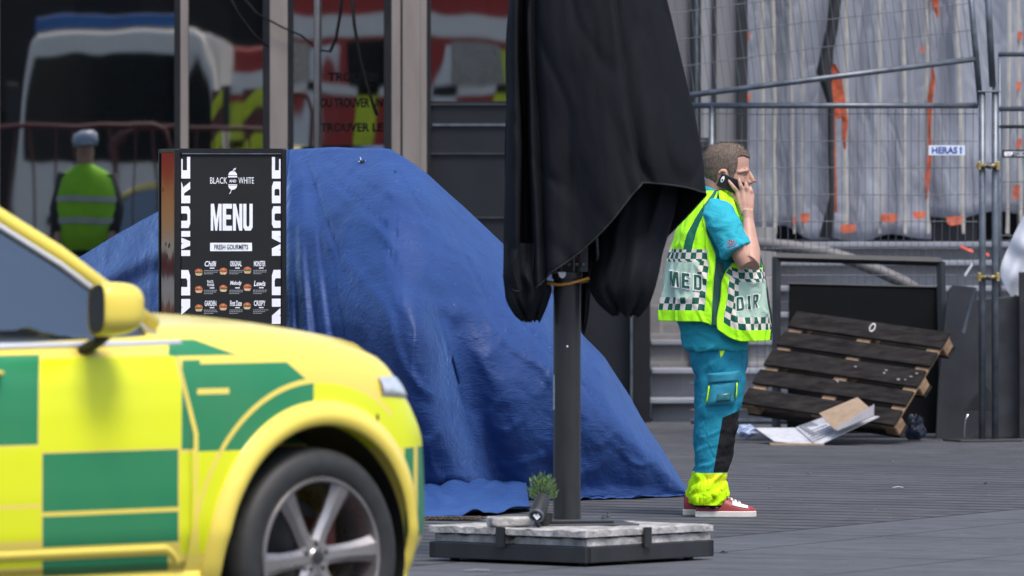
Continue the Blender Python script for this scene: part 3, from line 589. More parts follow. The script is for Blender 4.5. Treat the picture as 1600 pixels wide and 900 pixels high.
# ------------------------------------------------------------ menu board
def board():
    D = 39.0; a = radians(12.6); W, DP, H = .582, .5, 1.822
    fl = Vector((GX(274, D), D, 0)); ex = Vector((cos(a), sin(a), 0)); ey = Vector((-sin(a), cos(a), 0))
    c = fl+ex*W/2+ey*DP/2
    t = thing('menu_board', 'tall black box sign showing a burger menu beside the blue tarpaulin', 'sign', c, a)
    L = lambda x, y, z: Vector((x-W/2, y-DP/2, z))
    fr = mat('board_frame', (.010,.011,.014), .45, var=.15, spec=.3); pan = mat('menu_print', (.0125,.0140,.0155), .55, var=.08, spec=.25)
    q = MB(); q.box(L(W/2, DP/2, H/2), (W-.02, DP-.02, H-.01)); q.build('cabinet', fr, t)
    for x in (.011, W-.011):
        for y in (.011, DP-.011):
            q = MB(); q.box(L(x, y, H/2), (.026, .026, H)); q.build('corner_post', fr, t, bevel=.003)
    for z in (.03, H-.008):
        for y in (.0, DP): q = MB(); q.box(L(W/2, y+(.012 if y == 0 else -.012), z), (W-.03, .024, .022 if z > 1 else .06)); q.build('rail', fr, t)
        for x in (.0, W): q = MB(); q.box(L(x+(.012 if x == 0 else -.012), DP/2, z), (.024, DP-.03, .022 if z > 1 else .06)); q.build('rail', fr, t)
    FX = lambda px: (px-274)/172*W
    FZ = lambda py: 1.6-(py-300)/302.6
    FP = lambda px, py, h=0: L(FX(px), .004-h, FZ(py))
    q = MB(); q.box(L((FX(284)+FX(438))/2, .006, (FZ(241)+.1)/2), (FX(438)-FX(284), .006, FZ(241)-.1)); q.build('menu_panel', pan, t)
    q = MB(); q.box(L((FX(284)+FX(438))/2, .0, FZ(240)), (FX(438)-FX(284), .012, .006)); q.build('panel_clip', M['galv'], t)
    def blk(s_, x0, x1, y0, y1, m=M['white'], h=.0025, nm='lettering', **k):
        q = MB(); q.merge(block_text(s_, **k), lambda p: FP(x0+(x1-x0)*p.x, y1+(y0-y1)*p.y, h+p.z)); return q.build(nm, m, t, fix=False)
    def txt(s_, x0, x1, y0, y1, m=M['white'], bold=0, h=.0025, nm='lettering', **k):
        q = MB(); q.merge(text_mb(s_, bold, **k), lambda p: FP(x0+(x1-x0)*p.x, y1+(y0-y1)*p.y, h)); return q.build(nm, m, t, fix=False)
    def poly(pts, m=M['white'], h=.002, nm='print_mark'):
        q = MB(); q.add([FP(x, y, h) for x, y in pts], [tuple(range(len(pts)))]); return q.build(nm, m, t)
    txt('BLACK', 328, 354.5, 277, 287); txt('WHITE', 372, 396, 277, 287)
    # burger emblem
    def dome(y0, y1, cx=363, w_=6.8, flip=False):
        pts = [(cx+w_*cos(k*pi/10), y0+(y1-y0)*sin(k*pi/10)) for k in range(11)]; return pts
    poly(dome(274, 267)); poly([(356,275),(370,275),(370,277.2),(356,277.2)]); poly(dome(290, 296.5)); poly([(356,288),(370,288),(370,289.4),(356,289.4)])
    txt('AND', 357.5, 368.5, 280.5, 285, bold=.02); q = MB(); q.tube([FP(363, 267.5, .003), FP(365, 264, .003), FP(368, 262.5, .003), FP(367, 265, .003), FP(365, 266, .003)], .0022, 5); q.build('print_mark', M['white'], t)
    q = MB(); q.tube([FP(361, 296, .003), FP(360, 300, .003), FP(358, 303, .003)], .0018, 5); q.build('print_mark', M['white'], t)
    blk('MENU', 329, 394, 318.5, 360.5, gap=.10)
    poly([(328,379.5),(393,379.5),(393,392.5),(328,392.5)]); txt('FRESH GOURMETS', 334.5, 387, 382.3, 389.8, pan, .010, .004)
    # big words running up both edges, cut by the panel border
    for wd, ya, yb in (('MORE', 400, 245), ('AND', 552, 422)):
        for x0, x1, cr in ((297, 269.5, (0, .5)), (451, 424, (.5, 1))):
            q = MB(); q.merge(block_text(wd, gap=.14, crop=cr), lambda p: FP(x0+(x1-x0)*p.y, ya+(yb-ya)*p.x, .0025+p.z)); q.build('edge_lettering', M['white'], t, fix=False)
    # nine burgers
    bun = mat('printed_bun', (.42,.12,.045), .5, var=.45, scale=60); bread = mat('printed_bread', (.62,.42,.26), .5, var=.3, scale=80); leaf = mat('printed_salad', (.12,.16,.04), .5, var=.4, scale=80)
    names = [('Chilli', 'ORIGINAL', 'MONSTER'), ('BLACK\nPOWER', 'Melody', 'Lewis'), ('GARDEN', 'First Date', 'CRISPY')]
    for r in range(3):
        for cc in range(3):
            cx = (310.5, 348.5, 386)[cc]+(-1 if r == 2 else 0)*cc*.3; cy = (425, 452, 481)[r]-cc*1.5; s_ = 6.2
            poly([(cx+s_*cos(k*pi/8), cy-5.2*sin(k*pi/8)) for k in range(9)], bun, .002, 'printed_burger'); poly([(cx-s_, cy+.6), (cx+s_, cy+.6), (cx+s_*.9, cy+2.2), (cx-s_*.9, cy+2.2)], leaf if (r+cc) % 2 == 0 else bun, .0022, 'printed_burger')
            poly([(cx-s_*.95, cy+2.2), (cx+s_*.95, cy+2.2), (cx+s_*.6, cy+5.6), (cx-s_*.6, cy+5.6)], bread, .002, 'printed_burger'); poly([(cx-3, cy-2.5), (cx+1, cy-3.5), (cx+2, cy-1.5)], bread, .003, 'printed_burger')
            x = (319.5, 359, 396)[cc]; y = (409, 440, 471)[r]; s0 = names[r][cc]; wd = 11 if '\n' in s0 else 18
            txt(s0, x+(4 if '\n' in s0 else 0), x+(4 if '\n' in s0 else 0)+wd, y-1-(1 if '\n' in s0 else 0), y+7.5, bold=.02, shear=.2 if s0 in ('Chilli', 'Melody', 'Lewis') else 0)
            poly([(x+8, y+9.3), (x+15, y+9.3), (x+15, y+10.8), (x+8, y+10.8)])
            for k in range(3):
                xx = x-1
                while xx < x+(19, 18, 12)[k]:
                    w_ = random.uniform(1.6, 3.6); poly([(xx, y+13.2+k*2.6), (xx+w_, y+13.2+k*2.6), (xx+w_, y+14.3+k*2.6), (xx, y+14.3+k*2.6)], M['greyprint']); xx += w_+.7
    # burger close-up poster on the narrow visible flank
    m, g, b = newmat('burger_poster', .75, spec=.08); v = g.obj(); x, y, z = g.xyz(v)[:3]; zz = g.m('ADD', z, g.m('MULTIPLY', g.noise(g.map(v, (2, 2, 1)), 5, 3), .12))
    zz = g.m('DIVIDE', g.m('SUBTRACT', zz, .9), 1.0)
    n = g.n.new('ShaderNodeValToRGB'); g.l.new(zz, n.inputs[0]); n.color_ramp.interpolation = 'B_SPLINE'; e = n.color_ramp.elements
    stops = [(.0, (.20,.06,.02)), (.16, (.30,.10,.03)), (.19, (.50,.40,.32)), (.30, (.55,.46,.38)), (.33, (.09,.010,.008)), (.42, (.14,.012,.01)), (.45, (.62,.50,.36)), (.53, (.60,.34,.18)), (.62, (.72,.33,.11)), (.76, (.66,.24,.07)), (.85, (.50,.07,.02)), (.97, (.45,.03,.018))]
    while len(e) < len(stops): e.new(.5)
    for k, (p, c_) in zip(e, stops): k.position = p; k.color = (*c_, 1)
    g.set(b.inputs['Base Color'], g.mix(g.m('MULTIPLY', g.noise(v, 25, 5, .7), .5), n.outputs[0], g.mix(.5, n.outputs[0], (.10,.02,.01))))
    q = MB(); q.box(L(.004, DP/2-.02, H/2+.05), (.008, DP-.13, H-.13)); q.build('burger_poster', m, t)
    for k in range(5):
        q = MB(); yy = random.uniform(.1, .4); zc = random.uniform(1.2, 1.7); q.prism([(yy+.008*cos(i), zc+.012*sin(i)) for i in range(6)], lambda a_, c_, h: L(-.001-h, a_, c_), .002); q.build('seed', M['darkplastic'], t)
board()

# ------------------------------------------------------------ parasol
UD = 32.85; UX = GX(886, UD)
def parasol():
    D = UD
    t = thing('parasol', 'tall closed black parasol on a thick grey post beside the medic', 'parasol', (UX, D, 0))
    cl, g, b = newmat('black_canvas', .85, spec=.25); v = g.obj()
    n = g.noise(g.map(v, (1, 1, .25)), 6, 4); w_ = g.noise(v, 260, 2)
    g.set(b.inputs['Base Color'], g.mix(n, (.0060,.0070,.0100), (.0110,.0125,.0170))); g.set(b.inputs['Normal'], g.bump(g.m('ADD', g.noise(g.map(v, (1,1,.35)), 5, 4), g.m('MULTIPLY', w_, .05)), .5, .05))
    b.inputs['Specular IOR Level'].default_value = .15
    cols = [  # (hem), (y=200), (y=0): px, py, depth offset
     ((787,432,0.00),(791,200,0.00),(796,0,0.0)), ((800,452,-.10),(800,200,-.11),(801,0,-.10)), ((812,456,-.12),(809,200,-.13),(807,0,-.12)),
     ((818,458,.02),(816,200,.04),(813,0,.02)), ((832,455,.02),(824,200,.03),(820,0,.0)), ((840,448,-.17),(831,200,-.15),(826,0,-.12)), ((852,436,-.13),(842,200,-.12),(836,0,-.1)), ((866,424,-.22),(855,200,-.20),(846,0,-.16)),
     ((905,395,-.24),(885,200,-.22),(872,0,-.2)), ((950,352,-.30),(930,200,-.29),(912,0,-.24)), ((985,308,-.30),(968,200,-.31),(946,0,-.26)),
     ((1001,290,-.285),(983,200,-.29),(957,0,-.25)), ((1004,286,-.21),(987,200,-.21),(960,0,-.19)), ((1030,287,-.20),(1012,200,-.21),(978,0,-.17)), ((1066,292,-.13),(1050,200,-.14),(1010,0,-.10)), ((1092,299,-.05),(1078,200,-.05),(1034,0,-.03)),
     ((1103,304,.0),(1089,200,.0),(1042,0,.0)), ((1088,322,.06),(1080,200,.06),(1034,0,.05)), ((1050,362,.16),(1040,200,.16),(1005,0,.12)), ((1005,400,.25),(985,200,.24),(960,0,.19)),
     ((940,415,.22),(930,200,.20),(915,0,.15)), ((900,400,.29),(895,200,.28),(890,0,.22)), ((850,420,.18),(850,200,.16),(850,0,.12)), ((815,430,.2),(820,200,.19),(825,0,.14)), ((795,432,.08),(800,200,.09),(806,0,.07))]
    N = len(cols)
    def col_pt(i, k):
        (a, b_, c_) = cols[i % N]; pts = []
        zs = [P(*a[:2], D+a[2]), P(*b_[:2], D+b_[2]), P(*c_[:2], D+c_[2])]
        top = zs[2]; ax = Vector((UX, D, 0))
        z4 = Vector((UX+(top.x-UX)*.62, D+(top.y-D)*.62, 3.1)); z5 = Vector((UX+(top.x-UX)*.12, D+(top.y-D)*.12, 3.85))
        rows = [(0, *zs[0]), (.35, *zs[1]), (.55, *zs[2]), (.82, *z4), (1, *z5)]
        return Vector(hermite(rows, k))
    def fn(u, w2):
        f = u*N; i = int(f) % N; r = f-int(f); p0, p1, p2, p3 = (col_pt(i+j, w2) for j in (-1, 0, 1, 2))
        p = .5*((2*p1)+(p2-p0)*r+(2*p0-5*p1+4*p2-p3)*r*r+(3*p1-p0-3*p2+p3)*r**3)
        p.y += .020*nz(p.x*9, p.z*1.2, 2)+.009*nz(p.x*20+p.z*3, p.z*5-p.x*6, 2)+.010*(1-min(1, abs(nz(p.x*5+p.z*1.5, p.z*2.2, 7))*6)); p.x += .008*nz(p.z*2.5, u*20, 5)
        return p
    q = MB(); q.grid(fn, N*10, 90, closed_u=True); q.build('canopy', cl, t, True, smooth=True, solid=.004, fix=False)
    # stitched hem edge
    q = MB(); q.tube([fn(i/(N*6), 0.001) for i in range(N*6)], .0042, 6, closed=True); q.build('hem', mat('canvas_hem', (.013,.015,.019), .85), t, True, smooth=True)
    def bag(rows, name, amp=.02, dir_=(1, 1)):
        # rows: (py, px_left, px_right, half depth, depth offset)
        def f2(u, k):
            py = rows[0][0]+(rows[-1][0]-rows[0][0])*k; a, c_, hd, of = hermite(rows, py); th = 2*pi*u; cx = (a+c_)/2; rx = (c_-a)/2
            x = cx+rx*cos(th); tri = lambda q_: abs((q_/pi) % 2-1)*2-1; fold = tri(th*7+k*4+1.5*nz(cos(th)*2, sin(th)*2, k*2))+.6*tri(th*11-k*6)+nz(cos(th)*2, sin(th)*2, k*3); py = py+(7*tri(th*5+1)+4*nz(cos(th)*3, sin(th)*3))*sstep(.55, 1, k)
            return P(x, py, D+of+(hd+amp*fold*.5)*sin(th))
        q = MB(); q.grid(f2, 90, 46, closed_u=True)
        nq = 90; q.f.append(tuple(46*nq+i for i in range(nq))); q.mi.append(0)
        return q.build(name, cl, t, True, smooth=True, fix=False)
    bag([(285,955,1062,.10,.08),(330,945,1055,.12,.08),(365,935,1045,.13,.07),(395,930,1036,.14,.05),(425,922,1030,.14,.02),(450,920,1023,.12,0),(468,930,1015,.10,0),(480,944,1006,.08,0),(488,955,998,.055,0),(489,958,995,.05,0)], 'gathered_cloth', .03)
    bag([(380,790,850,.10,-.02),(430,786,852,.11,-.02),(450,788,862,.10,-.02),(470,791,857,.085,-.02),(486,801,849,.06,-.02),(495,812,844,.04,-.02),(497,815,842,.035,-.02)], 'hanging_corner', .035)
    bag([(380,905,925,.06,.16),(440,904,924,.06,.16),(480,905,921,.05,.16),(505,908,916,.03,.16),(516,910,912,.01,.16)], 'hanging_corner', .02)
    # post, collar, crank and bolts
    pm, g, b = newmat('post_paint', .38, .2); v = g.obj(); g.set(b.inputs['Base Color'], g.mix(g.ramp(g.noise(g.map(v, (1,1,.2)), 12, 5, .7), [(.35, 0.0), (.7, 1.0)]), (.022,.023,.026), (.036,.037,.041)))
    q = MB(); q.lathe([(.0001,.17),(.0595,.17),(.0595,GZ(428,D)),(.0001,GZ(428,D))], (UX, D, 0), (0,0,1), 40, closed=False); q.build('post', pm, t, True, auto=40)
    q = MB(); q.cyl((UX-.03, D, GZ(430,D)), (UX-.02, D, 3.8), .022, 16); q.build('inner_mast', pm, t, True, auto=40)
    q = MB(); q.lathe([(.0001,0),(.064,0),(.066,.006),(.066,.026),(.0001,.03)], (UX, D, GZ(436,D)), (0,0,1), 40, closed=False); q.build('collar', M['dark_steel'], t, True, auto=30)
    for x, y0, y1, w2 in ((866,400,428,9),(912,355,425,13)):
        q = MB(); a = P(x, y0, D-.05); c_ = P(x, y1, D-.05); q.box((a+c_)/2, (w2/357, .008, a.z-c_.z)); q.build('side_plate', M['dark_steel'], t, True, bevel=.002)
    q = MB(); q.tube([P(930,340,D-.02), P(935,418,D-.02)], .008, 8); q.build('strut', M['dark_steel'], t, True)
    q = MB(); q.cyl(P(896, 384, D-.09), P(896, 424, D-.09), .006, 10); cr = q.build('crank_rod', M['dark_steel'], t, True)
    q = MB(); a = P(896.5, 385, D-.09); q.lathe([(.0001,0),(.016,0),(.018,.006),(.018,.045),(.014,.05),(.0001,.05)], a, (0,0,1), 20, closed=False); q.build('crank_grip', mat('red_grip', (.38,.045,.055), .45, var=.3, scale=30), t, True, auto=40)
    for x in (873, 889, 901, 911):
        q = MB(); a = P(x, 413, D-.075); q.lathe([(.0001,-.006),(.006,-.005),(.008,0),(.008,.006),(.0001,.006)], a, (0,1,0), 8, closed=False); q.build('bolt', M['galv'], t, True)
    q = MB(); q.prism([(872,425),(884,425),(884,430),(881,434),(878,435),(874,432)], lambda a_, c_, h: P(a_, c_, D-.07+h), .004); q.build('tag', M['white'], t, True)
    q = MB(); q.tube([P(852,440,D-.05), P(858,443.5,D-.065), P(875,445,D-.071), P(890,443,D-.071), P(905,439,D-.066), P(919,435,D-.05), P(921,438,D+.05), P(885,445,D+.075), P(852,441,D+.04)], .0085, 8, r2=.006, closed=True); q.build('rubber_band', mat('orange_band', (.42,.20,.035), .6, var=.25, scale=30), t, True, smooth=True)
    q = MB()
    for i in range(9):
        th0 = radians(188+2.4*i)
    q.grid(lambda u, w2: Vector((UX+.0612*cos(radians(184+26*u)), D+.0612*sin(radians(184+26*u)), GZ(585+55*w2, D))), 6, 1); q.build('sticker', mat('worn_sticker', (.33,.35,.38), .6, var=.4, scale=40), t, True, smooth=True, fix=False)
    q = MB(); q.box(P(886.5, 541, D-.0615), (.007,.004,.007)); q.build('paint_chip', M['white'], t, True)
    # foot plates
    R = radians(40)
    q = MB(); q.box((UX+.05, D-.02, .158), (.46,.36,.012), radians(12)); fp = q.build('foot_plate', M['dark_steel'], t, True, bevel=.003)
    q = MB(); q.box((UX+.03, D, .172), (.30,.26,.014), radians(12)); q.build('foot_plate', M['dark_steel'], t, True, bevel=.003)
    for dx, dy in ((-.12,-.10),(.13,-.06),(-.08,.09),(.15,.1)):
        q = MB(); q.lathe([(.0001,0),(.012,0),(.012,.012),(.006,.014),(.006,.024),(.0001,.024)], (UX+.03+dx, D+dy, .178), (0,0,1), 8, closed=False); q.build('bolt', M['galv'], t, True)
    # steel tray under the slabs
    a = radians(40); near = Vector((GX(915,32.2), 32.2, 0)); e1 = Vector((-cos(a), sin(a), 0)); e2 = Vector((sin(a), cos(a), 0)); L = .88; C = near+(e1+e2)*L/2
    tr = t
    for p0, p1 in ((near, near+e1*L), (near, near+e2*L), (near+e1*L, near+(e1+e2)*L), (near+e2*L, near+(e1+e2)*L)):
        q = MB(); d = (p1-p0); c_ = (p0+p1)/2+(C-(p0+p1)/2).normalized()*.02; q.box((c_.x, c_.y, .05), (d.length, .04, .07), atan2(d.y, d.x)); q.build('tray_rail', M['black_steel'], t, True, bevel=.004)
    for p0 in (near+e1*.08+e2*.08, near+e1*.8+e2*.08, near+e2*.8+e1*.08, near+(e1+e2)*.8): q = MB(); q.cyl((p0.x, p0.y, 0), (p0.x, p0.y, .016), .022, 12); q.build('foot', M['rubber'], t, True)
    for f1, f2 in ((.62, 0), (0, .46)):
        p0 = near+e1*L*f1*.85+e2*L*f2+(-(e2 if f1 else e1))*.012
        q = MB(); q.box((p0.x, p0.y, .115), (.045,.012,.085), atan2((e1 if f1 else e2).y, (e1 if f1 else e2).x)); q.build('bracket', M['black_steel'], t, True)
    # concrete slabs in two layers
    lab = {0:['lower grey paving slab at the near corner of the parasol tray','lower grey paving slab at the left corner of the parasol tray','lower grey paving slab at the right corner of the parasol tray','lower grey paving slab at the far corner of the parasol tray'],
           1:['upper grey paving slab at the near corner of the parasol base','upper grey paving slab at the left corner of the parasol base','upper grey paving slab at the right corner of the parasol base','upper grey paving slab at the far corner of the parasol base']}
    for ly in (0, 1):
        for k, (i, j) in enumerate(((0,0),(1,0),(0,1),(1,1))):
            s_ = .415 if ly == 0 else .437; c_ = C+e1*((i-.5)*.432)*(1 if ly == 0 else 1.02)+e2*((j-.5)*.432)*(1 if ly == 0 else 1.02)+Vector((random.uniform(-.011,.011), random.uniform(-.011,.011), 0))
            def rough(u, w2, sg, s_=s_): return None
            q = MB(); z0 = .087 if ly == 0 else .126; th = .034 if ly == 0 else .030
            n_ = 14; hh = s_/2
            R3 = Matrix.Rotation(a*-1+random.uniform(-.03,.03), 3, 'Z')
            def top(u, w2, zz):
                x, y = (u-.5)*s_, (w2-.5)*s_; ed = min(u, 1-u, w2, 1-w2); ch = .016*abs(nz(x*22, y*22, ly+k*3)) if ed < .03 else 0
                return Vector((x*(1-ch*1.5), y*(1-ch*1.5), zz-(ch if zz > z0+.01 else 0)))
            q.grid(lambda u, w2: top(u, w2, z0+th), n_, n_); q.grid(lambda u, w2: top(u, w2, z0), n_, n_)
            W_ = n_+1; per = [i_ for i_ in range(W_)]+[W_*(r+1)-1 for r in range(1, W_)]+[W_*n_+c2 for c2 in range(n_-1, -1, -1)]+[W_*r for r in range(n_-1, 0, -1)]
            for a_, b_ in zip(per, per[1:]+per[:1]): q.f.append((a_, b_, b_+W_*W_, a_+W_*W_)); q.mi.append(0)
            q.v = [R3@p for p in q.v]; o = q.build('paving_slab', M['concrete'], None); o.location = (c_.x, c_.y, 0); tag(o, lab[ly][k], 'slab', 'paving slabs weighing down the parasol')
    q = MB(); pp = P(795, 815, 32.55); q.box((0,0,0), (.18,.13,.04)); o = q.build('stone_offcut', M['concrete'], None, bevel=.008, seg=2); o.location = (GX(796,32.6), 32.6, .178); o.rotation_euler = (0, 0, .2); tag(o, 'small broken piece of pale slab lying left of the spotlight', 'stone')
parasol()

def small_plant():
    D = 32.62
    t = thing('small_conifer', 'small bushy green plant standing against the parasol post', 'plant', (GX(849, D), D, .157))
    lm, g, b = newmat('needle_leaf', .6); v = g.obj(); g.set(b.inputs['Base Color'], g.mix(g.noise(v, 40, 3), (.05,.10,.035), (.16,.26,.08)))
    q = MB(); rnd = random.Random(3); c0 = P(848, 776, D)
    for i in range(520):
        th = rnd.uniform(0, 2*pi); ph = math.acos(rnd.uniform(-.5, 1)); r = rnd.uniform(.3, 1)**.5
        p = c0+Vector((.058*sin(ph)*cos(th), .055*sin(ph)*sin(th), .02+.075*cos(ph)))*r*rnd.uniform(.85, 1.15)
        d = ((p-c0)*Vector((1,1,1)) if False else (p-c0)).normalized()*.6+Vector((rnd.uniform(-.4,.4), rnd.uniform(-.4,.4), .75)); d.normalize(); L = rnd.uniform(.012, .026); s_ = d.cross(Vector((rnd.uniform(-1,1), rnd.uniform(-1,1), .2))).normalized()*rnd.uniform(.0018, .0034)
        q.add([p-s_, p+s_, p+d*L*.6+s_*1.1, p+d*L, p+d*L*.6-s_*1.1], [(0,1,2,3,4)])
    q.build('foliage', lm, t, True, fix=False)
    q = MB()
    for i in range(9): a = rnd.uniform(0, 2*pi); q.tube([(c0.x+.01*cos(a), D, .16), c0+Vector((.035*cos(a), .035*sin(a), .03))], [.004,.0015], 5)
    q.build('stem', mat('twig', (.06,.04,.025), .8), t, True)
    q = MB(); q.lathe([(.0001,0),(.03,0),(.04,.055),(.036,.056),(.03,.045),(.0001,.045)], (c0.x+.005, D+.02, .157), (0,0,1), 20, closed=False); q.build('pot', M['darkplastic'], t, True, auto=40)
    t = thing('spotlight', 'black cylindrical spotlight tipped over on the parasol base', 'lamp', (GX(841, 32.5), 32.5, .17))
    a = P(838, 806, 32.45); d = Vector((.09, .30, .22)).normalized()
    q = MB(); q.lathe([(.0001,.002),(.026,.002),(.026,0),(.032,0),(.033,.01),(.033,.1),(.03,.125),(.0001,.13)], a, d, 28, closed=False); q.build('housing', M['darkplastic'], t, True, auto=35)
    q = MB(); q.lathe([(.026,-.003),(.0335,-.003),(.0335,.006),(.026,.006)], a, d, 28); q.build('rim', M['galv'], t, True, auto=35)
    q = MB(); q.prism([(-.014,.002),(.002,-.018),(.018,-.004),(.006,.012),(0,.002),(-.008,.010)], lambda x, y, h: a+Vector((x, -.006-h, y)), .003); q.build('lamp_glass', M['white'], t, True)
    q = MB(); q.tube([a+Vector((0,.02,-.03)), (a.x+.01, 32.5, .165)], .01, 8); q.build('bracket', M['darkplastic'], t, True)
    # chain on the ground
    q = MB(); pts = [P(662+i*3.35, 0, GD(813)) for i in range(28)]
    cm = mat('rusty_chain', (.11,.09,.075), .55, .5, var=.4, scale=60)
    for i, p in enumerate(pts):
        a = .35*nz(i*.5, 2); p = Vector((p.x, 36.75+.09*nz(i*.16, 7), .012)); u = Vector((cos(a), sin(a), 0)); n_ = Vector((-sin(a), cos(a), 0)) if i % 2 else Vector((0,0,1)); 
        q.tube([p+u*.018*cos(k*pi/5)+n_*.009*sin(k*pi/5) for k in range(10)], .0032, 5, closed=True)
    tag(q.build('chain', cm, None), 'rusty steel chain lying in front of the tarpaulin hem', 'chain')
small_plant()
# ------------------------------------------------------------ response car
def car():
    t = thing('response_car', 'yellow and green chequered emergency car parked in the left foreground', 'car', (-1.318, 26.08, 0), radians(45))
    def lv(px, py):      # photograph point on the flank -> (q, z) on the car
        x = 0
        for _ in range(6):
            Y = 25.4+.7071*x; X = (px-800)/F*Y; x = (X+.639)/.7071
        return x+.96, 1.6-(py-300)/F*(25.4+.7071*x)
    def paint(name, livery):
        m, g, b = newmat(name, .25, spec=.5); v = g.obj(); x, y, z = g.xyz(v)[:3]
        ay = g.m('ABSOLUTE', y); q = g.m('ADD', x, ay)
        base = (.80,.64,.11)
        b.inputs['Coat Weight'].default_value = .22; b.inputs['Coat Roughness'].default_value = .05; b.inputs['Specular IOR Level'].default_value = .25
        if not livery: b.inputs['Base Color'].default_value = (*base, 1); return m
        yel = (.70,.76,.004); grn = (.001,.20,.080)
        r = g.m('SQRT', g.m('ADD', g.m('MULTIPLY', x, x), g.m('POWER', g.m('SUBTRACT', z, .37), 2.0)))
        def bx(p0, p1, y0, y1):
            a, zt = lv(p0, y0); c, zb = lv(p1, y0); _, z1 = lv((p0+p1)/2, y1); _, z0 = lv((p0+p1)/2, y0)
            return g.AND(g.rng(q, a, c), g.rng(z, z1, z0))
        def half(p0, y0, p1, y1):    # true below-left of the line
            a, za = lv(p0, y0); c, zc = lv(p1, y1); k = (zc-za)/(c-a)
            return g.m('LESS_THAN', g.m('SUBTRACT', z, g.m('MULTIPLY', q, k)), za-k*a)
        side = g.m('GREATER_THAN', ay, .55)
        out = g.m('GREATER_THAN', r, .605)
        ringb = g.rng(r, .40, .588)
        seam = g.NOT(g.rng(g.m('ADD', q, g.m('MULTIPLY', g.m('MAXIMUM', g.m('SUBTRACT', z, .80), 0.0), .35)), lv(303,650)[0], lv(310,650)[0]))
        seamf = g.m('GREATER_THAN', g.m('ADD', q, g.m('MULTIPLY', g.m('MAXIMUM', g.m('SUBTRACT', z, .80), 0.0), .35)), lv(303,650)[0])
        rear = g.NOT(seamf)
        G1 = bx(-420, 60, 560, 702); G1b = bx(-900, -650, 560, 702)
        G2 = g.AND(g.OR(bx(284, 312, 563, 702), g.AND(bx(308, 520, 567, 702), g.OR(g.AND(out, half(452, 570, 489, 602)), g.AND(ringb, g.m('LESS_THAN', q, lv(490, 600)[0])))), ), seam, g.NOT(bx(308, 358, 607, 616)))
        G3 = g.OR(bx(67, 279, 705, 796), g.AND(bx(67, 279, 803, 851)), bx(66, 262, 872, 897)); G3b = g.OR(bx(-650, -420, 705, 796), bx(-650, -420, 803, 851))
        G4 = g.OR(bx(-420, 33, 522, 546), g.AND(bx(262, 372, 531, 556), half(300, 531, 372, 556)))
        G5 = g.AND(g.rng(q, lv(632, 760)[0], 9.0), g.rng(z, lv(600, 843)[1], lv(600, 702)[1]), g.NOT(g.rng(q, lv(646, 700)[0], lv(652, 700)[0])), side)
        green = g.OR(G1, G1b, G2, G3, G3b, G4, G5)
        Y1 = g.AND(g.OR(bx(62, 283, 558, 702), bx(-650, -420, 560, 702)), rear); Y2 = g.OR(bx(-420, 65, 705, 796), bx(-420, 65, 803, 855), bx(-900, -650, 705, 855), bx(-420, 65, 872, 897))
        Y3 = g.AND(bx(282, 400, 705, 864), seam, g.OR(out, ringb)); 
        Y4 = g.AND(g.OR(ringb, g.rng(r, .605, .70)), g.m('GREATER_THAN', q, lv(491, 620)[0]), g.m('GREATER_THAN', z, lv(600, 700)[1]), g.OR(ringb, g.m('LESS_THAN', z, lv(600, 622)[1])))
        Y5 = g.AND(g.m('GREATER_THAN', q, lv(612, 620)[0]), g.rng(z, lv(600, 701)[1], lv(600, 632)[1]), side)
        yl = g.OR(Y1, Y2, Y3, Y4, Y5)
        c = g.mix(yl, base, yel); c = g.mix(green, c, grn); c = g.mix(g.m('MULTIPLY', g.noise(v, 3, 4), .10), c, (.55,.5,.3))
        g.set(b.inputs['Base Color'], c)
        g.set(b.inputs['Roughness'], g.m('ADD', .2, g.m('MULTIPLY', g.OR(yl, green), .15)))
        return m
    pm = paint('car_paint', True); bm_ = paint('cream_trim_paint', False)
    # --- plan outline (right side, x forward) and heights
    plan = [(-3.92,0),(-3.93,-.5),(-3.88,-.80),(-3.7,-.90),(-3.2,-.95),(-2.6,-.965),(-1.8,-.968),(-1.2,-.965),(-.7,-.962),(-.35,-.966),(0,-.965),(.2,-.955),(.34,-.935),(.475,-.900),(.575,-.845),(.665,-.765),(.74,-.655),(.80,-.51),(.85,-.34),(.88,-.16),(.885,0)]
    ds = [0]
    for a, c in zip(plan, plan[1:]): ds.append(ds[-1]+math.dist(a, c))
    pl = [(d/ds[-1], *p) for d, p in zip(ds, plan)]
    def outline(u):      # 0..1 right side, 1..2 left side
        k = u if u <= 1 else 2-u; x, y = hermite(pl, k); return x, (y if u <= 1 else -y)
    def hood(x, y): return h1([(-4,1.12),(-.55,1.20),(-.3,1.20),(0,1.182),(.3,1.135),(.6,1.05),(.75,.975),(.90,.88)], x)-.035*(abs(y)/.8)**3
    prof = [(0,.16,.24),(.07,.07,.27),(.15,.035,.34),(.26,.0,.46),(.4,-.004,.60),(.55,.0,.74),(.68,.008,.86),(.78,.02,.95),(.87,.045,1.02),(.94,.09,1.07),(1,.17,1.1)]   # k, inset, z for full height body
    def body(u, w_):
        x, y = outline(u); e = .002; xa, ya = outline(max(0, u-e)); xb, yb = outline(min(2, u+e)); n = Vector((-(yb-ya), xb-xa, 0)); n = n.normalized() if n.length > 0 else Vector((1,0,0)); n = -n
        sp = Vector((min(max(x, -3.4), .25), 0, 0))
        if w_ < .55:
            ins, z = hermite(prof, w_/.55)[:2]; zt = hood(x, y*.85); nose = sstep(.35, .8, x)
            z = .24+(z-.24)*((zt-.012-.24)/(1.1-.24)); 
            ins += nose*(.14*sstep(.62, 1.0, w_/.55)+.05*sstep(.25, 0, w_/.55))
            p = Vector((x, y, 0))-n*ins*-1*-1 if False else Vector((x, y, 0))+n*(-ins)
            return Vector((p.x, p.y, z))
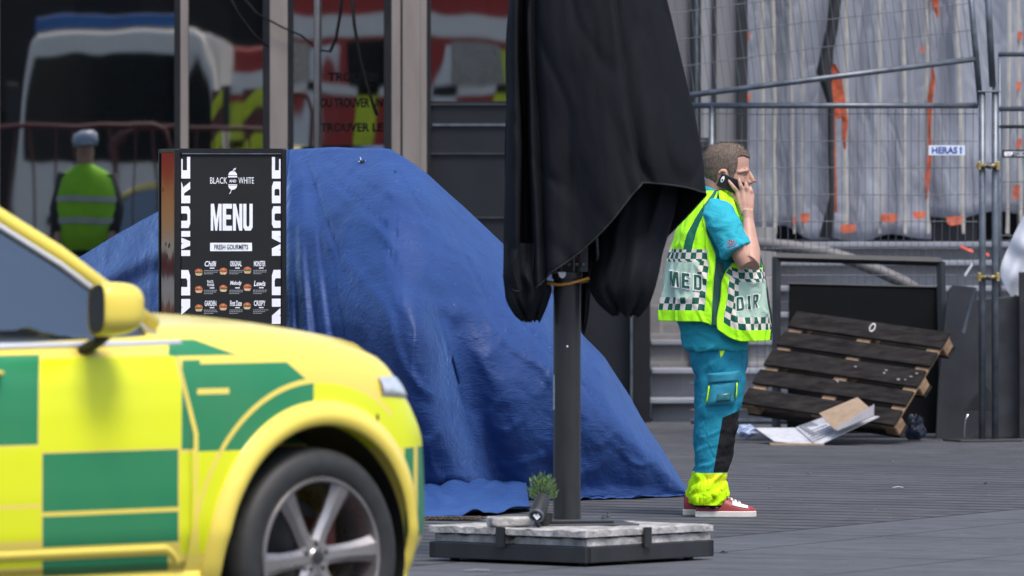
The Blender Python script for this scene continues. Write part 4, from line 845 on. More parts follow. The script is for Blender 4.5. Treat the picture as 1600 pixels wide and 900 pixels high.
        k = (w_-.55)/.45; ins = .17+.14*nose_(x); p0 = Vector((x, y, 0))-n*ins; p = p0.lerp(Vector((sp.x, 0, 0)), k)
        return Vector((p.x, p.y, hood(p.x, p.y)-.012*(1-k)))
    def nose_(x): return sstep(.35, .8, x)
    q = MB(); NU, NV = 280, 56; q.grid(body, NU, NV)
    W = NU+1; q.f.append(tuple(range(W))); q.mi.append(0)
    b_ = q.build('body', pm, t, weld=1e-4)
    me = b_.data; bm = bmesh.new(); bm.from_mesh(me)
    hl = [e for e in bm.edges if e.is_boundary]
    if hl: bmesh.ops.holes_fill(bm, edges=hl)
    bmesh.ops.recalc_face_normals(bm, faces=bm.faces); bm.to_mesh(me); bm.free()
    cut = MB()
    for x in (0, -2.984):
        for s_ in (-1, 1): cut.lathe([(.0001,0),(.452,0),(.452,.42),(.0001,.42)], (x, s_*.62, .37), (0, s_, 0), 72, closed=False)
    co = cut.build('cutter', pm, t, weld=1e-5)
    k = b_.modifiers.new('b', 'BOOLEAN'); k.operation = 'DIFFERENCE'; k.object = co; k.solver = 'EXACT'; apply_mods(b_)
    bpy.data.objects.remove(co); b_.data.polygons.foreach_set('use_smooth', [True]*len(b_.data.polygons)); b_.data.set_sharp_from_angle(angle=radians(35)); b_.data.materials.clear(); b_.data.materials.append(pm)
    dark = M['darkplastic']
    for x in (0, -2.984):
        for s_ in (-1, 1):
            q = MB(); q.lathe([(.0001,0),(.449,0),(.449,.30),(.445,.30),(.445,.01),(.0001,.01)], (x, s_*.60, .37), (0, s_, 0), 60, closed=False); q.build('wheel_liner', dark, t, auto=40)
    def sidey(x, z):
        # flank surface: y on the right side
        lo, hi = 0, 1
        for _ in range(30):
            mi = (lo+hi)/2
            if hermite(pl, mi)[0] < x: lo = mi
            else: hi = mi
        y = hermite(pl, lo)[1]; zt = hood(x, y*.85); zz = .24+(z-.24)*(1.1-.24)/(zt-.012-.24); pr = [(p[2], p[1]) for p in prof]
        return y+lin(pr, zz)
    # arch mouldings
    for xc in (0, -2.984):
        for s_ in (-1, 1):
            def am(u, w_, s_=s_, xc=xc):
                a = radians(-22+224*u); r = .447+.082*w_; x, z = r*cos(a), .37+r*sin(a); yy = sidey(min(xc+x, .52), max(z, .30))
                corner = 0
                bul = .022*sin(pi*min(1, w_*1.0+.12))+.004
                return Vector((xc+x, (yy-bul)*(-s_), z))
            q = MB(); q.grid(am, 90, 8); q.build('arch_moulding', bm_, t, smooth=True, solid=.01)
    # sill cladding and trim strips
    for s_ in (-1, 1):
        q = MB()
        q.grid(lambda u, w_: Vector((-2.52+2.05*u, -s_*(sidey(-2.5+2.0*u, .30)-.012*sin(pi*w_))*(-1), .245+.10*w_)) if False else Vector((-2.50+2.02*u, s_*(-sidey(-2.5+2.0*u, .31)+.012), .24+.11*w_)), 40, 3)
        q.build('sill', bm_, t, smooth=True, solid=.01)
        for (pa, pb, y0, y1, bl) in ((-600, 285, 856, 868, .018),):
            qa, za = lv(pa, 861); qb, zb = lv(262, 861); z0 = .402; 
            q = MB(); q.grid(lambda u, w_: (lambda x, z: Vector((x, s_*(-sidey(x, z)+.014*sin(pi*w_)+.002), z)))(-2.4+(lv(258, 861)[0]-.96+2.4)*u, lv(200, 872)[1]+(lv(200, 851)[1]-lv(200, 872)[1])*w_-(.0)), 60, 4); q.build('door_moulding', bm_, t, smooth=True)
            q = MB(); x0 = lv(256, 861)[0]-.96; x1 = lv(284, 880)[0]-.96; zc = lv(200, 861.5)[1]
            q.grid(lambda u, w_: (lambda x, z: Vector((x, s_*(-sidey(x, z)+.012*sin(pi*w_)+.002), z)))(x0+(x1-x0)*u, zc-.05*u*u+(w_-.5)*.045), 10, 4); q.build('door_moulding', bm_, t, smooth=True)
    # door skins with a visible shut line, handles
    blk = dark
    for s_ in (-1, 1):
        for (xa, xb) in ((-1.68, -.603), (-2.60, -1.69)):
            def dr(u, w_, xa=xa, xb=xb, s_=s_):
                z = .36+(1.075-.36)*w_; lean = .09*max(0, z-.80); x = xa+(xb-lean-xa)*u; return Vector((x, s_*(-sidey(x, z)+.005), z))
            q = MB(); q.grid(dr, 40, 30); q.build('door', pm, t, smooth=True, solid=.004)
        # handles
        for xh in (-1.515, -2.42):
            z = lv(10, 583)[1]; q = MB(); y = -sidey(xh, z)
            q.tube([(xh-.10, s_*(y+.004), z), (xh-.08, s_*(y+.035), z), (xh, s_*(y+.045), z+.004), (xh+.07, s_*(y+.035), z), (xh+.09, s_*(y+.004), z-.004)], [.012,.02,.022,.02,.012], 10, r2=[.008,.011,.012,.011,.008]); q.build('door_handle', bm_, t, smooth=True)
    # fender seam
    def line(pts, nm='seam', r=.0022, m=None):
        for s_ in (-1, 1):
            q = MB(); q.tube([(x, s_*(-sidey(x, z)+.0), z) for x, z in pts], r, 5); q.build(nm, m or dark, t)
    line([(-.60,.36),(-.60,.6),(-.602,.8),(-.625,1.02),(-.64,1.07)]); line([(-.44+.02*0,.42),(-.47,.6),(-.47,.76)], r=.001)
    # --- greenhouse
    gm, g, b = newmat('car_glass', .04, spec=.8); b.inputs['Base Color'].default_value = (.02,.022,.026,1)
    gl = g.n.new('ShaderNodeBsdfGlossy'); gl.inputs['Roughness'].default_value = .03; gl.inputs['Color'].default_value = (.55,.68,.8,1); mx = g.n.new('ShaderNodeMixShader'); mx.inputs[0].default_value = .2
    tr = g.n.new('ShaderNodeBsdfTransparent'); tr.inputs[0].default_value = (.55,.62,.6,1); m2 = g.n.new('ShaderNodeMixShader'); m2.inputs[0].default_value = .35
    g.l.new(b.outputs[0], m2.inputs[1]); g.l.new(tr.outputs[0], m2.inputs[2]); g.l.new(m2.outputs[0], mx.inputs[1]); g.l.new(gl.outputs[0], mx.inputs[2]); g.l.new(mx.outputs[0], g.n['Material Output'].inputs[0])
    # pillar key points on right side (x, y, z)
    A0, A1 = Vector((-.66,-.80,1.165)), Vector((-1.42,-.665,1.63)); A05 = Vector((-1.0,-.752,1.395))
    C0, C1 = Vector((-2.2,-.645,1.66)), Vector((-3.35,-.64,1.60)); D0 = Vector((-3.75,-.76,1.15))
    belt = lambda x: Vector((x, -.862, 1.128))
    ROOFL = [A0+Vector((.02,-.02,-.01)), A05, A1, Vector((-1.75,-.65,1.685)), C0+Vector((0,0,.02)), Vector((-2.8,-.64,1.68)), C1, Vector((-3.65,-.72,1.36)), D0]
    for s_ in (-1, 1):
        fl = lambda p: Vector((p.x, p.y*-s_, p.z))
        q = MB(); q.tube([fl(p) for p in ROOFL], [.034,.030,.030,.032,.032,.032,.034,.05,.05], 10, r2=.03); q.build('roof_pillar', bm_, t, smooth=True)
        q = MB(); q.tube([fl(Vector((x, -.882, 1.098+.0*x))) for x in (-.58,-1.0,-1.6,-2.4,-3.2,-3.6)], .017, 8, r2=.012); q.build('belt_trim', mat('bright_trim', (.75,.78,.85), .22, .3, var=.05), t, smooth=True)
        q = MB(); q.tube([fl(p+Vector((-.008,-.018,-.032))) for p in ROOFL[:7]], .010, 6); q.build('window_trim', mat('bright_trim2', (.70,.72,.80), .25, .3, var=.05), t, smooth=True)
        q = MB(); q.tube([fl(p+Vector((-.035,.0,-.06))) for p in ROOFL[:4]], .016, 6); q.build('window_seal', dark, t, smooth=True)
        # side windows
        up = [(p.x, p.y, p.z) for p in ROOFL]
        def win(u, w_, xa, xb):
            x = xa+(xb-xa)*u; rx = sorted([(p[0], p[1], p[2]) for p in up]); y1, z1 = None, None
            for a_, c_ in zip(rx, rx[1:]):
                if a_[0] <= x <= c_[0]: k_ = (x-a_[0])/(c_[0]-a_[0]); y1 = a_[1]+(c_[1]-a_[1])*k_; z1 = a_[2]+(c_[2]-a_[2])*k_
            y0, z0 = -.868, 1.105
            return fl(Vector((x, y0+(y1-y0)*w_+.005, z0+(z1-z0)*w_)))
        q = MB(); q.grid(lambda u, w_: win(u, w_, -1.64, -.70), 24, 10); q.build('side_window', gm, t, smooth=True, solid=.004)
        q = MB(); q.grid(lambda u, w_: win(u, w_, -3.6, -1.72), 30, 10); q.build('side_window', gm, t, smooth=True, solid=.004)
        q = MB(); q.tube([fl(Vector((-1.68,-.872,1.1))), fl(Vector((-1.69,-.655,1.68)))], .035, 8, r2=.012); q.build('door_pillar', dark, t)
        # quarter light frame & belt panel shelf
        q = MB(); q.grid(lambda u, w_: fl(Vector((-3.7+3.15*u, -.885+.06*w_, 1.075+.035*w_))), 30, 3); q.build('belt_panel', bm_, t, smooth=True, solid=.006)
    # windscreen, roof, rear screen
    def roofp(u, w_):
        y = -.66+1.32*u; e = 1-(y/.66)**2
        x = hermite([(0,-1.42+.18*e),(.3,-1.9),(.7,-2.8),(1,-3.4)], w_)[0]; z = hermite([(0,1.63+.045*e),(.3,1.70+.045*e),(.7,1.70+.04*e),(1,1.60+.04*e)], w_)[0]; return Vector((x, y, z))
    q = MB(); q.grid(roofp, 24, 30); q.build('roof', bm_, t, smooth=True, solid=.02)
    def ws(u, w_):
        y0 = -.79+1.58*u; y1 = -.65+1.30*u; e = 1-(2*u-1)**2; a_ = Vector((-.68+.24*e, y0, 1.165)); c_ = Vector((-1.42+.18*e, y1, 1.625+.045*e)); return a_.lerp(c_, w_)
    q = MB(); q.grid(ws, 24, 12); q.build('windscreen', gm, t, smooth=True, solid=.005)
    q = MB(); q.grid(lambda u, w_: Vector((-3.42-.36*w_, (-.62-.12*w_)*(1-2*u), 1.62-.47*w_)), 12, 6); q.build('rear_window', gm, t, smooth=True, solid=.005)
    q = MB(); q.box((-2.2, 0, 1.745), (.32, 1.05, .07)); q.build('roof_light_bar', mat('blue_lens', (.02,.08,.5), .15), t, bevel=.02)
    # cabin inside
    im = mat('cabin_trim', (.05,.045,.045), .7)
    q = MB(); q.box((-1.0, 0, 1.08), (.5, 1.45, .12)); q.build('dashboard', im, t, bevel=.03)
    for y in (-.38, .38):
        q = MB(); q.box((-1.95, y, 1.08), (.14, .5, .75), Matrix.Rotation(radians(-12), 3, 'Y')); q.box((-2.02, y, 1.52), (.10, .26, .2)); q.build('seat_back', im, t, bevel=.04)
    q = MB(); q.tube([Vector((-1.32+.07*sin(a), -.38+.19*cos(a), 1.13+.17*sin(a))) for a in [k*pi/12 for k in range(24)]], .016, 8, closed=True); q.build('steering_wheel', dark, t, smooth=True)
    q = MB(); q.box((-1.7, .2, .95), (2.6, 1.5, .05)); q.build('cabin_floor', im, t)
    # faint word reflected in the side window, drawn on as white letters
    q = MB(); 
    def refl_letter(p): 
        px = -30+44*p.x; py = 430-26*p.y; x = lv(px, py)[0]-.93; z = 1.6-(py-300)/F*24.3; k = (z-1.105)/.5; return Vector((x, -(.868-.20*k)-.006, z))
    q.merge(text_mb('ITE', 0), refl_letter); q.build('window_lettering', M['white'], t, fix=False)
    # mirror
    for s_ in (-1, 1):
        fl = lambda p: Vector((p[0], -p[1]*s_*-1 if False else p[1]*(-s_), p[2]))
        q = MB()
        rows = []
        def mr(u, w_):
            a = 2*pi*u; ry, rz = .125, .088; c_, s2 = cos(a), sin(a); c_ = math.copysign(abs(c_)**.62, c_); s2 = math.copysign(abs(s2)**.62, s2)
            sc, xo = hermite([(0,.93,-.055),(.12,1.0,-.04),(.45,.97,.03),(.75,.80,.075),(.92,.45,.10),(1,.04,.105)], w_)
            lx, ly = xo*1.0, .84*ry*sc*c_-.02*w_; th = radians(25); return Vector((-1.05+lx*cos(th)-ly*sin(th), 1.075+lx*sin(th)+ly*cos(th), 1.218+rz*sc*s2*.98+.010*c_))
        q.grid(lambda u, w_: fl(mr(u, w_)), 40, 18, closed_u=True); mo = q.build('mirror', bm_, t, smooth=True)
        q = MB(); ng = [fl(mr(i/40, .0)*1.0+Vector((.006,0,0))) for i in range(40)]; cc = sum(ng, Vector())/40; ng = [cc+(p-cc)*.90+fl(Vector((-.004,0,0))) for p in ng]; q.add(ng, [tuple(range(40))]); q.build('mirror_glass', M['darkframe'], mo)
        q = MB(); q.tube([fl((-.985,.985,1.15)), fl((-1.0,.955,1.115)), fl((-1.01,.90,1.085))], [.05,.038,.045], 12, r2=[.022,.02,.02]); q.build('mirror_arm', dark, t, smooth=True)
    # headlights
    hm = mat('headlight_lens', (.55,.58,.62), .08, .2, var=.3, scale=25, coat=1)
    uof = lambda xx: next(k/2000 for k in range(2001) if hermite(pl, k/2000)[0] >= xx)
    uh0, uh1 = uof(.31), uof(.80)
    for s_ in (-1, 1):
        def hl_(u, w_, s_=s_):
            uu = uh0+(uh1-uh0)*u; x, y = outline(uu); e = .002; xa, ya = outline(uu-e); xb, yb = outline(uu+e); n = -Vector((-(yb-ya), xb-xa, 0)).normalized()
            if n.x < 0: n = -n
            z = .865+.045*(1-u)+(.125-.065*(1-u))*w_; zt = hood(x, y*.85); zz = .24+(z-.24)*(.86)/(zt-.012-.24); ins = lin([(p[2], p[1]) for p in prof], zz); kk = lin([(p[2], p[0]) for p in prof], zz); ins += nose_(x)*.14*sstep(.62, 1, kk)
            p = Vector((x, y, 0))-n*(ins-.012*(sin(pi*w_)**.5 if 0 < w_ < 1 else 0)-.003); return Vector((p.x, p.y*(-s_), z))
        q = MB(); q.grid(hl_, 24, 10); q.build('headlight', hm, t, smooth=True)
        q = MB(); x, y = outline(.80); q.lathe([(.0001,0),(.012,0),(.012,.004),(.0001,.005)], (x+.0, (y+.005)*(-s_), .835), (.6, -(-s_)*.8*-1 if False else s_*.8, 0), 12, closed=False); q.build('parking_sensor', dark, t)
    # grille & bumper intake at the nose (faces away from the camera)
    q = MB(); q.box((.80, 0, .70), (.06, .8, .26)); q.build('grille', dark, t, bevel=.03)
    q = MB(); q.box((.83, 0, .45), (.03, .9, .12)); q.build('number_plate', M['white_paint'], t, bevel=.005)
    # wheels
    def wheel(cx, s_, name='wheel'):
        o = (cx, s_*.955, .37); ax = (0, s_, 0)
        q = MB(); q.lathe([(.0001,-.20),(.20,-.20),(.20,-.17),(.0001,-.165)], o, ax, 40, closed=False); wd = q.build(name, M['dark_steel'], t, auto=40)
        q = MB(); q.lathe([(.262,-.235),(.345,-.24),(.366,-.215),(.372,-.17),(.372,-.065),(.366,-.02),(.348,.002),(.318,.010),(.290,.006),(.266,-.006),(.262,-.02)], o, ax, 72); ty = q.build('tyre', M['rubber'], wd, auto=50)
        q = MB(); q.lathe([(.256,-.23),(.262,-.23),(.266,-.02),(.272,.0),(.268,.008),(.258,.006),(.250,-.03),(.246,-.12)], o, ax, 72); wr = q.build('rim', M['alloy'], wd, auto=40)
        q = MB(); a_, b2 = q.frame(Vector(ax)); O = Vector(o); AX = Vector(ax)
        U = Vector((1,0,0)); V = Vector((0,0,1))
        for k in range(6):
            th = radians(5+60*k); d = U*cos(th)*(1)+V*sin(th); n_ = AX.cross(d)
            sec = [(.035,.036,-.055,-.02),(.09,.030,-.045,-.022),(.16,.032,-.035,-.012),(.22,.040,-.028,-.004),(.258,.050,-.03,.003)]
            vs = []
            for r, w_, h0, h1_ in sec:
                c0 = O+d*r; vs += [c0+n_*w_+AX*(h1_-.016), c0+n_*w_*.42+AX*h1_, c0-n_*w_*.42+AX*h1_, c0-n_*w_+AX*(h1_-.016), c0-n_*w_*.7+AX*(h0-.02), c0+n_*w_*.7+AX*(h0-.02)]
            fs = [(i*6+j, i*6+(j+1) % 6, (i+1)*6+(j+1) % 6, (i+1)*6+j) for i in range(4) for j in range(6)]+[tuple(range(6)), tuple(range(24, 30))]
            q.add(vs, fs)
        q.lathe([(.0001,-.016),(.028,-.016),(.034,-.022),(.062,-.024),(.068,-.035),(.066,-.08),(.0001,-.08)], o, ax, 32, closed=False)
        q.build('spokes', M['alloy'], wd, auto=30)
        for k in range(5):
            th = radians(20+72*k); c0 = O+(U*cos(th)+V*sin(th))*.047; q = MB(); q.lathe([(.0001,-.02),(.009,-.02),(.009,-.03),(.0001,-.03)], c0, ax, 8, closed=False); q.build('wheel_nut', M['darkplastic'], wd)
        q = MB(); q.lathe([(.0001,-.010),(.022,-.011),(.025,-.018)], o, ax, 24, closed=False); q.build('hub_cap', M['dark_steel'], wd)
        q = MB(); q.box((cx+.13, s_*.80, .42), (.09, .08, .16)); q.build('brake_caliper', mat('rust_red', (.12,.03,.025), .6), wd)
        return wd
    for cx in (0, -2.984):
        for s_ in (-1, 1): wheel(cx, s_)
car()
# ------------------------------------------------------------ medics
def person(name, label, loc, rz, phone=True, vox=.006, group=None):
    t = thing(name, label, 'person', loc, rz, group)
    S = 316.4
    def X(px): return (px-1128)/S
    def Z(py): return (812-py)/S
    sk, g, b = newmat('skin', .5, spec=.4); v = g.obj(); b.inputs['Subsurface Weight'].default_value = .12; b.inputs['Subsurface Radius'].default_value = (.02,.008,.004); b.inputs['Subsurface Scale'].default_value = .3
    g.set(b.inputs['Base Color'], g.mix(g.noise(v, 22, 4), (.40,.215,.16), (.52,.31,.24)))
    # ---------- body: one skin from overlapping lofts
    q = MB()
    HY = 0.0
    head = [(231.5,1128,1142,.020),(233.5,1119,1151,.040),(237,1110,1159,.055),(243,1104,1165.5,.067),(250,1100.5,1169,.075),(258,1099,1170.5,.078),(266,1098.5,1170.5,.079),(273,1099.5,1171,.078),(277,1100.5,1168.2,.077),(283,1103,1169.5,.075),(290,1106,1170.5,.071),(297,1110,1170,.066),(303,1114,1168.5,.061),(309,1120,1168.5,.055),(314,1127,1167,.047),(318,1136,1164,.036),(320.5,1144,1160,.02)]
    rg = []
    for k in range(45):
        py = 231.5+(320.5-231.5)*k/44; xb, xf, hw = hermite(head, py); rg.append((X((xb+xf)/2), HY, Z(py), (xf-xb)/2/S, hw))
    vs = []; n = 40
    for cx, cy, z, rx, ry in rg:
        for k in range(n):
            a = 2*pi*k/n; c_, s_ = cos(a), sin(a); front = max(0, c_)
            # narrower face than skull
            vs.append((cx+rx*math.copysign(abs(c_)**.9, c_), cy+ry*math.copysign(abs(s_)**.95, s_)*(1-.20*front**1.5), z))
    m_ = len(rg); q.add(vs, [(i*n+k, i*n+(k+1) % n, (i+1)*n+(k+1) % n, (i+1)*n+k) for i in range(m_-1) for k in range(n)]+[tuple(range(n)), tuple((m_-1)*n+k for k in range(n))])
    # nose, brow, lips, chin
    q.tube([(X(1168), 0, Z(272)), (X(1172), 0, Z(279)), (X(1175.5), 0, Z(286)), (X(1174), 0, Z(291)), (X(1168), 0, Z(292))], [.009,.0115,.015,.0145,.010], 12, r2=[.009,.012,.013,.010,.008])
    for s_ in (-1, 1):
        q.tube([(X(1166), s_*.012, Z(272.5)), (X(1167), s_*.032, Z(272)), (X(1161), s_*.052, Z(273)), (X(1152), s_*.066, Z(275))], [.009,.010,.009,.006], 10)
        q.tube([(X(1171), s_*.004, Z(289.5)), (X(1168), s_*.016, Z(290))], [.008,.008], 8)
        q.tube([(X(1163), s_*.030, Z(281)), (X(1161), s_*.038, Z(281))], .0125, 10)
        q.tube([(X(1140), s_*.070, Z(292)), (X(1150), s_*.060, Z(302)), (X(1160), s_*.040, Z(312))], .012, 8)
    q.tube([(X(1168), -.020, Z(299)), (X(1171), 0, Z(298.5)), (X(1168), .020, Z(299))], [.004,.006,.004], 8); q.tube([(X(1167), -.018, Z(302.5)), (X(1170.5), 0, Z(302.5)), (X(1167), .018, Z(302.5))], [.004,.0065,.004], 8)
    q.tube([(X(1163), -.012, Z(314)), (X(1166), 0, Z(314)), (X(1163), .012, Z(314))], .014, 8)
    # ears
    for s_ in (-1, 1):
        ear = [(1122,277),(1126,272.5),(1131.5,273),(1134,278),(1132.5,286),(1129,293),(1126,296)]
        q.tube([(X(a), s_*(.083-.006*(i > 4)), Z(c)) for i, (a, c) in enumerate(ear)], [.006,.0065,.0065,.006,.006,.007,.006], 8)
        q.tube([(X(1128), s_*.073, Z(283)), (X(1128), s_*.079, Z(283))], .018, 10)
    # neck
    q.tube([(X(1122), 0, Z(286)), (X(1122), 0, Z(302)), (X(1121), 0, Z(316)), (X(1118), 0, Z(334))], [.066,.064,.068,.085], 24, r2=[.058,.058,.065,.10], up=(1,0,0))
    # trunk inside the clothes
    q.rings([(X(1116), 0, Z(320), .05, .06), (X(1114), 0, Z(330), .10, .15), (X(1113), 0, Z(350), .12, .19), (X(1115), 0, Z(400), .14, .17), (X(1118), 0, Z(460), .15, .16), (X(1118), 0, Z(510), .13, .16), (X(1120), 0, Z(560), .11, .15), (X(1118), 0, Z(590), .10, .15)], 28)
    # legs
    for s_ in (-1, 1):
        dx = 0 if s_ < 0 else -.008
        q.tube([(X(1124)+dx, s_*.085, Z(560)), (X(1124)+dx, s_*.095, Z(620)), (X(1122)+dx, s_*.10, Z(680)), (X(1114)+dx, s_*.10, Z(740)), (X(1105)+dx, s_*.10, Z(795))], [.095,.085,.062,.055,.045], 20)
        q.tube([(X(1100)+dx, s_*.10, Z(798)), (X(1130)+dx, s_*.105, Z(802)), (X(1160)+dx, s_*.115, Z(806))], [.035,.032,.022], 12)
    # arms
    def finger(base, pts, r0, r1):
        P_ = [Vector(base)]+[Vector(p) for p in pts]; k = len(P_)-1
        q.tube(P_, [r0+(r1-r0)*i/k for i in range(k)]+[r1*.62], 10)
    if phone:
        sh = Vector((X(1124), -.205, Z(345))); el = Vector((X(1170), -.275, Z(418))); wr = Vector((X(1167.5), -.165, Z(345)))
        mid = (sh+el)/2
        q.tube([sh+Vector((-.02, .05, .02)), sh, mid, el+Vector((-.03,.01,.03)), el+Vector((-.012,0,-.004))], [.06,.064,.058,.052,.045], 20)
        q.tube([el+Vector((-.03,0,.02)), el+Vector((.004,-.006,.006)), el.lerp(wr, .28)+Vector((.004,0,0)), el.lerp(wr, .6), wr.lerp(el, .06), wr+Vector((0,.006,.035))], [.040,.053,.054,.044,.033,.033], 20, r2=[.040,.047,.047,.038,.026,.024], up=(1,0,0))
        # palm: back of the hand towards the camera, fingers up along the phone
        kn = {'index': Vector((X(1151.5), -.121, Z(305))), 'middle': Vector((X(1159), -.130, Z(303))), 'ring': Vector((X(1166.5), -.131, Z(306))), 'little': Vector((X(1173.5), -.125, Z(310)))}
        for nm, k in kn.items():
            base = wr+Vector(((k.x-wr.x)*.42, .012, .012)); q.tube([base, base.lerp(k, .5)+Vector((0,-.003,0)), k], [.016,.0165,.0135], 12, r2=[.013,.013,.0115], up=(1,0,0))
        finger(kn['index'], [(X(1145.5), -.127, Z(299)), (X(1140.5), -.123, Z(292.5)), (X(1136.8), -.112, Z(286.5))], .0115, .0085)
        finger(kn['middle'], [(X(1156), -.136, Z(296)), (X(1154), -.131, Z(289)), (X(1153.2), -.118, Z(283.5))], .0120, .0088)
        finger(kn['ring'], [(X(1165.5), -.136, Z(299.5)), (X(1164.3), -.130, Z(293.5)), (X(1163.3), -.117, Z(289.5))], .0115, .0085)
        finger(kn['little'], [(X(1173), -.130, Z(304.5)), (X(1171.5), -.122, Z(299.5)), (X(1170), -.110, Z(296.5))], .0105, .0075)
        tb = wr+Vector((-.018, .018, .022)); finger(tb, [(X(1153), -.115, Z(322)), (X(1145), -.103, Z(311.5)), (X(1140), -.094, Z(305.5))], .0155, .0095)
        q.tube([wr+Vector((-.008,.012,.02)), (X(1156), -.125, Z(318))], [.018,.018], 10)
    arms = (1,) if phone else (1, -1)
    for s_ in arms:
        sh = Vector((X(1116), s_*.21, Z(345))); el = Vector((X(1108), s_*.28, Z(428))); wr = Vector((X(1132), s_*.275, Z(498)))
        q.tube([sh-Vector((0,s_*.05,-.02)), sh, (sh+el)/2, el], [.06,.062,.054,.044], 18); q.tube([el, el.lerp(wr, .3), wr.lerp(el, .1), wr+Vector((.01,0,-.04))], [.044,.046,.032,.032], 18)
        kb = wr+Vector((.02, 0, -.085)); q.tube([wr+Vector((.005,0,-.02)), kb], [.03,.034], 12, r2=[.018,.016], up=(1,0,0))
        for i in range(4):
            b0 = kb+Vector((.028-.018*i, 0, 0)); q.tube([b0, b0+Vector((.006,-s_*.004,-.035)), b0+Vector((.004,-s_*.014,-.06)), b0+Vector((-.002,-s_*.024,-.075+.005*abs(i-1)))], [.0105,.010,.009,.006], 8)
        q.tube([wr+Vector((.025,-s_*.008,-.03)), wr+Vector((.045,-s_*.02,-.06)), wr+Vector((.05,-s_*.026,-.09))], [.014,.012,.007], 8)
    body = q.build('body', sk, t); remesh(body, .0040 if phone else .008, 4)
    # ---------- hair
    hm, g, b = newmat('short_hair', .75, spec=.3); v = g.obj()
    hn = g.noise(g.map(v, (1.6, 1, .6), (0, radians(30), 0)), 150, 3, .6)
    g.set(b.inputs['Base Color'], g.mix(g.ramp(hn, [(.35, 0.0), (.68, 1.0)]), (.085,.062,.048), (.185,.145,.118))); g.set(b.inputs['Normal'], g.bump(hn, .5, .004))
    q = MB()
    hairline = [(1096,301),(1104,300),(1112,299),(1119,292),(1121.5,286),(1122,277),(1127,270),(1134,269),(1137,278),(1139.5,289),(1143.5,288),(1147,276),(1150,266),(1149,256),(1151,250.5),(1160,249),(1168,252),(1174,250)]
    def hl(px): return lin(hairline, px)
    def hfn(u, w_):
        py = 230.5+(302-230.5)*w_; xb, xf, hw = hermite(head, max(py, 231.6)); cx, rx = X((xb+xf)/2), (xf-xb)/2/S; a = 2*pi*u; c_, s_ = cos(a), sin(a); front = max(0, c_)
        px = 1128+S*(cx+rx*c_)
        cov = sstep(2.5, -1.5, py-hl(px)) if abs(s_) > .0 else 1
        th = ((.0020+.0055*sstep(285, 240, py))*cov-.006*(1-cov))
        th += .0016*nz(c_*5, s_*5, py*.12)*cov
        top = -.006*(1-w_*6) if w_ < .16 else 0
        return Vector((cx+(rx+th)*math.copysign(abs(c_)**.9, c_), (hw+th)*math.copysign(abs(s_)**.95, s_)*(1-.20*front**1.5), Z(py)+(th*1.0 if w_ < .1 else 0)))
    NU, NV = 150, 80
    q.grid(hfn, NU, NV, closed_u=True, keep=lambda u, w_: (230.5+71.5*w_) < hl(1128+S*(X((hermite(head, max(230.5+71.5*w_, 231.6))[0]+hermite(head, max(230.5+71.5*w_, 231.6))[1])/2)+(hermite(head, max(230.5+71.5*w_, 231.6))[1]-hermite(head, max(230.5+71.5*w_, 231.6))[0])/2/S*cos(2*pi*u)))+2.6)
    q.f.append(tuple(range(NU))); q.mi.append(0)
    q.build('hair', hm, t, smooth=True, fix=False)
    # short strands standing out of the hair so its outline is not smooth
    rnd = random.Random(9); q = MB(); 
    for i in range(5200):
        u, w_ = rnd.random(), rnd.random()**1.15
        py = 230.5+71.5*w_; xb, xf, hw = hermite(head, max(py, 231.6)); pxx = 1128+S*(X((xb+xf)/2)+(xf-xb)/2/S*cos(2*pi*u))
        if py > hl(pxx)+.5: continue
        p = hfn(u, w_); n_ = (hfn(u, w_)-Vector((X(1134), 0, Z(272)))).normalized(); L_ = .003+.008*sstep(272, 236, py)*rnd.uniform(.5, 1)
        d = (n_+Vector((.45*sstep(262, 234, py)+rnd.uniform(-.35,.35), rnd.uniform(-.35,.35), -.35*sstep(240, 275, py)+rnd.uniform(-.3,.3)))).normalized(); s1 = d.cross(Vector((rnd.uniform(-1,1), rnd.uniform(-1,1), rnd.uniform(-1,1)))).normalized()*.0009
        q.add([p-s1-n_*.002, p+s1-n_*.002, p+d*L_], [(0,1,2)])
    q.build('hair_strands', hm, t, fix=False)
    dk = mat('eye_dark', (.03,.02,.018), .4)
    for s_ in (-1, 1):
        q = MB(); q.tube([(X(1164.5), s_*.030, Z(271)), (X(1163), s_*.045, Z(269.5)), (X(1157), s_*.058, Z(271))], [.0025,.004,.002], 6); q.build('eyebrow', hm, t, smooth=True)
        q = MB(); q.tube([(X(1166.6), s_*.026, Z(279)), (X(1165.4), s_*.036, Z(278.8)), (X(1162), s_*.046, Z(279.6))], [.002,.0038,.002], 6); q.build('eye', dk, t, smooth=True)
    q = MB(); q.tube([(X(1176), -.010, Z(288)), (X(1179), 0, Z(288.6)), (X(1176), .010, Z(288))], [.006,.0085,.006], 10); q.build('nose_tip', mat('flushed_skin', (.50,.20,.155), .5, var=.1), t, smooth=True)
    if phone:
        pm = mat('phone_case', (.010,.010,.012), .35, var=.2)
        q = MB(); R = Matrix.Rotation(radians(24), 3, 'Y'); c0 = Vector((X(1143), -.102, Z(294.5))); q.box((0,0,0), (.142,.010,.070)); q.v = [R@p+c0 for p in q.v]
        ph = thing('mobile_phone', 'black mobile phone held to the ear of the standing medic', 'phone', Vector(loc)+c0, rz); q.v = [p-c0 for p in q.v]; q.build('case', pm, ph, bevel=.008, seg=3)
        q = MB(); cc = R@Vector((-.054,-.0060,.006)); q.prism([(.011*cos(a)*.72, .0165*sin(a)) for a in [k*pi/8 for k in range(16)]], lambda x, y, h: cc+R@Vector((x, -h, y)), .0015); q.build('camera_ring', M['white'], ph)
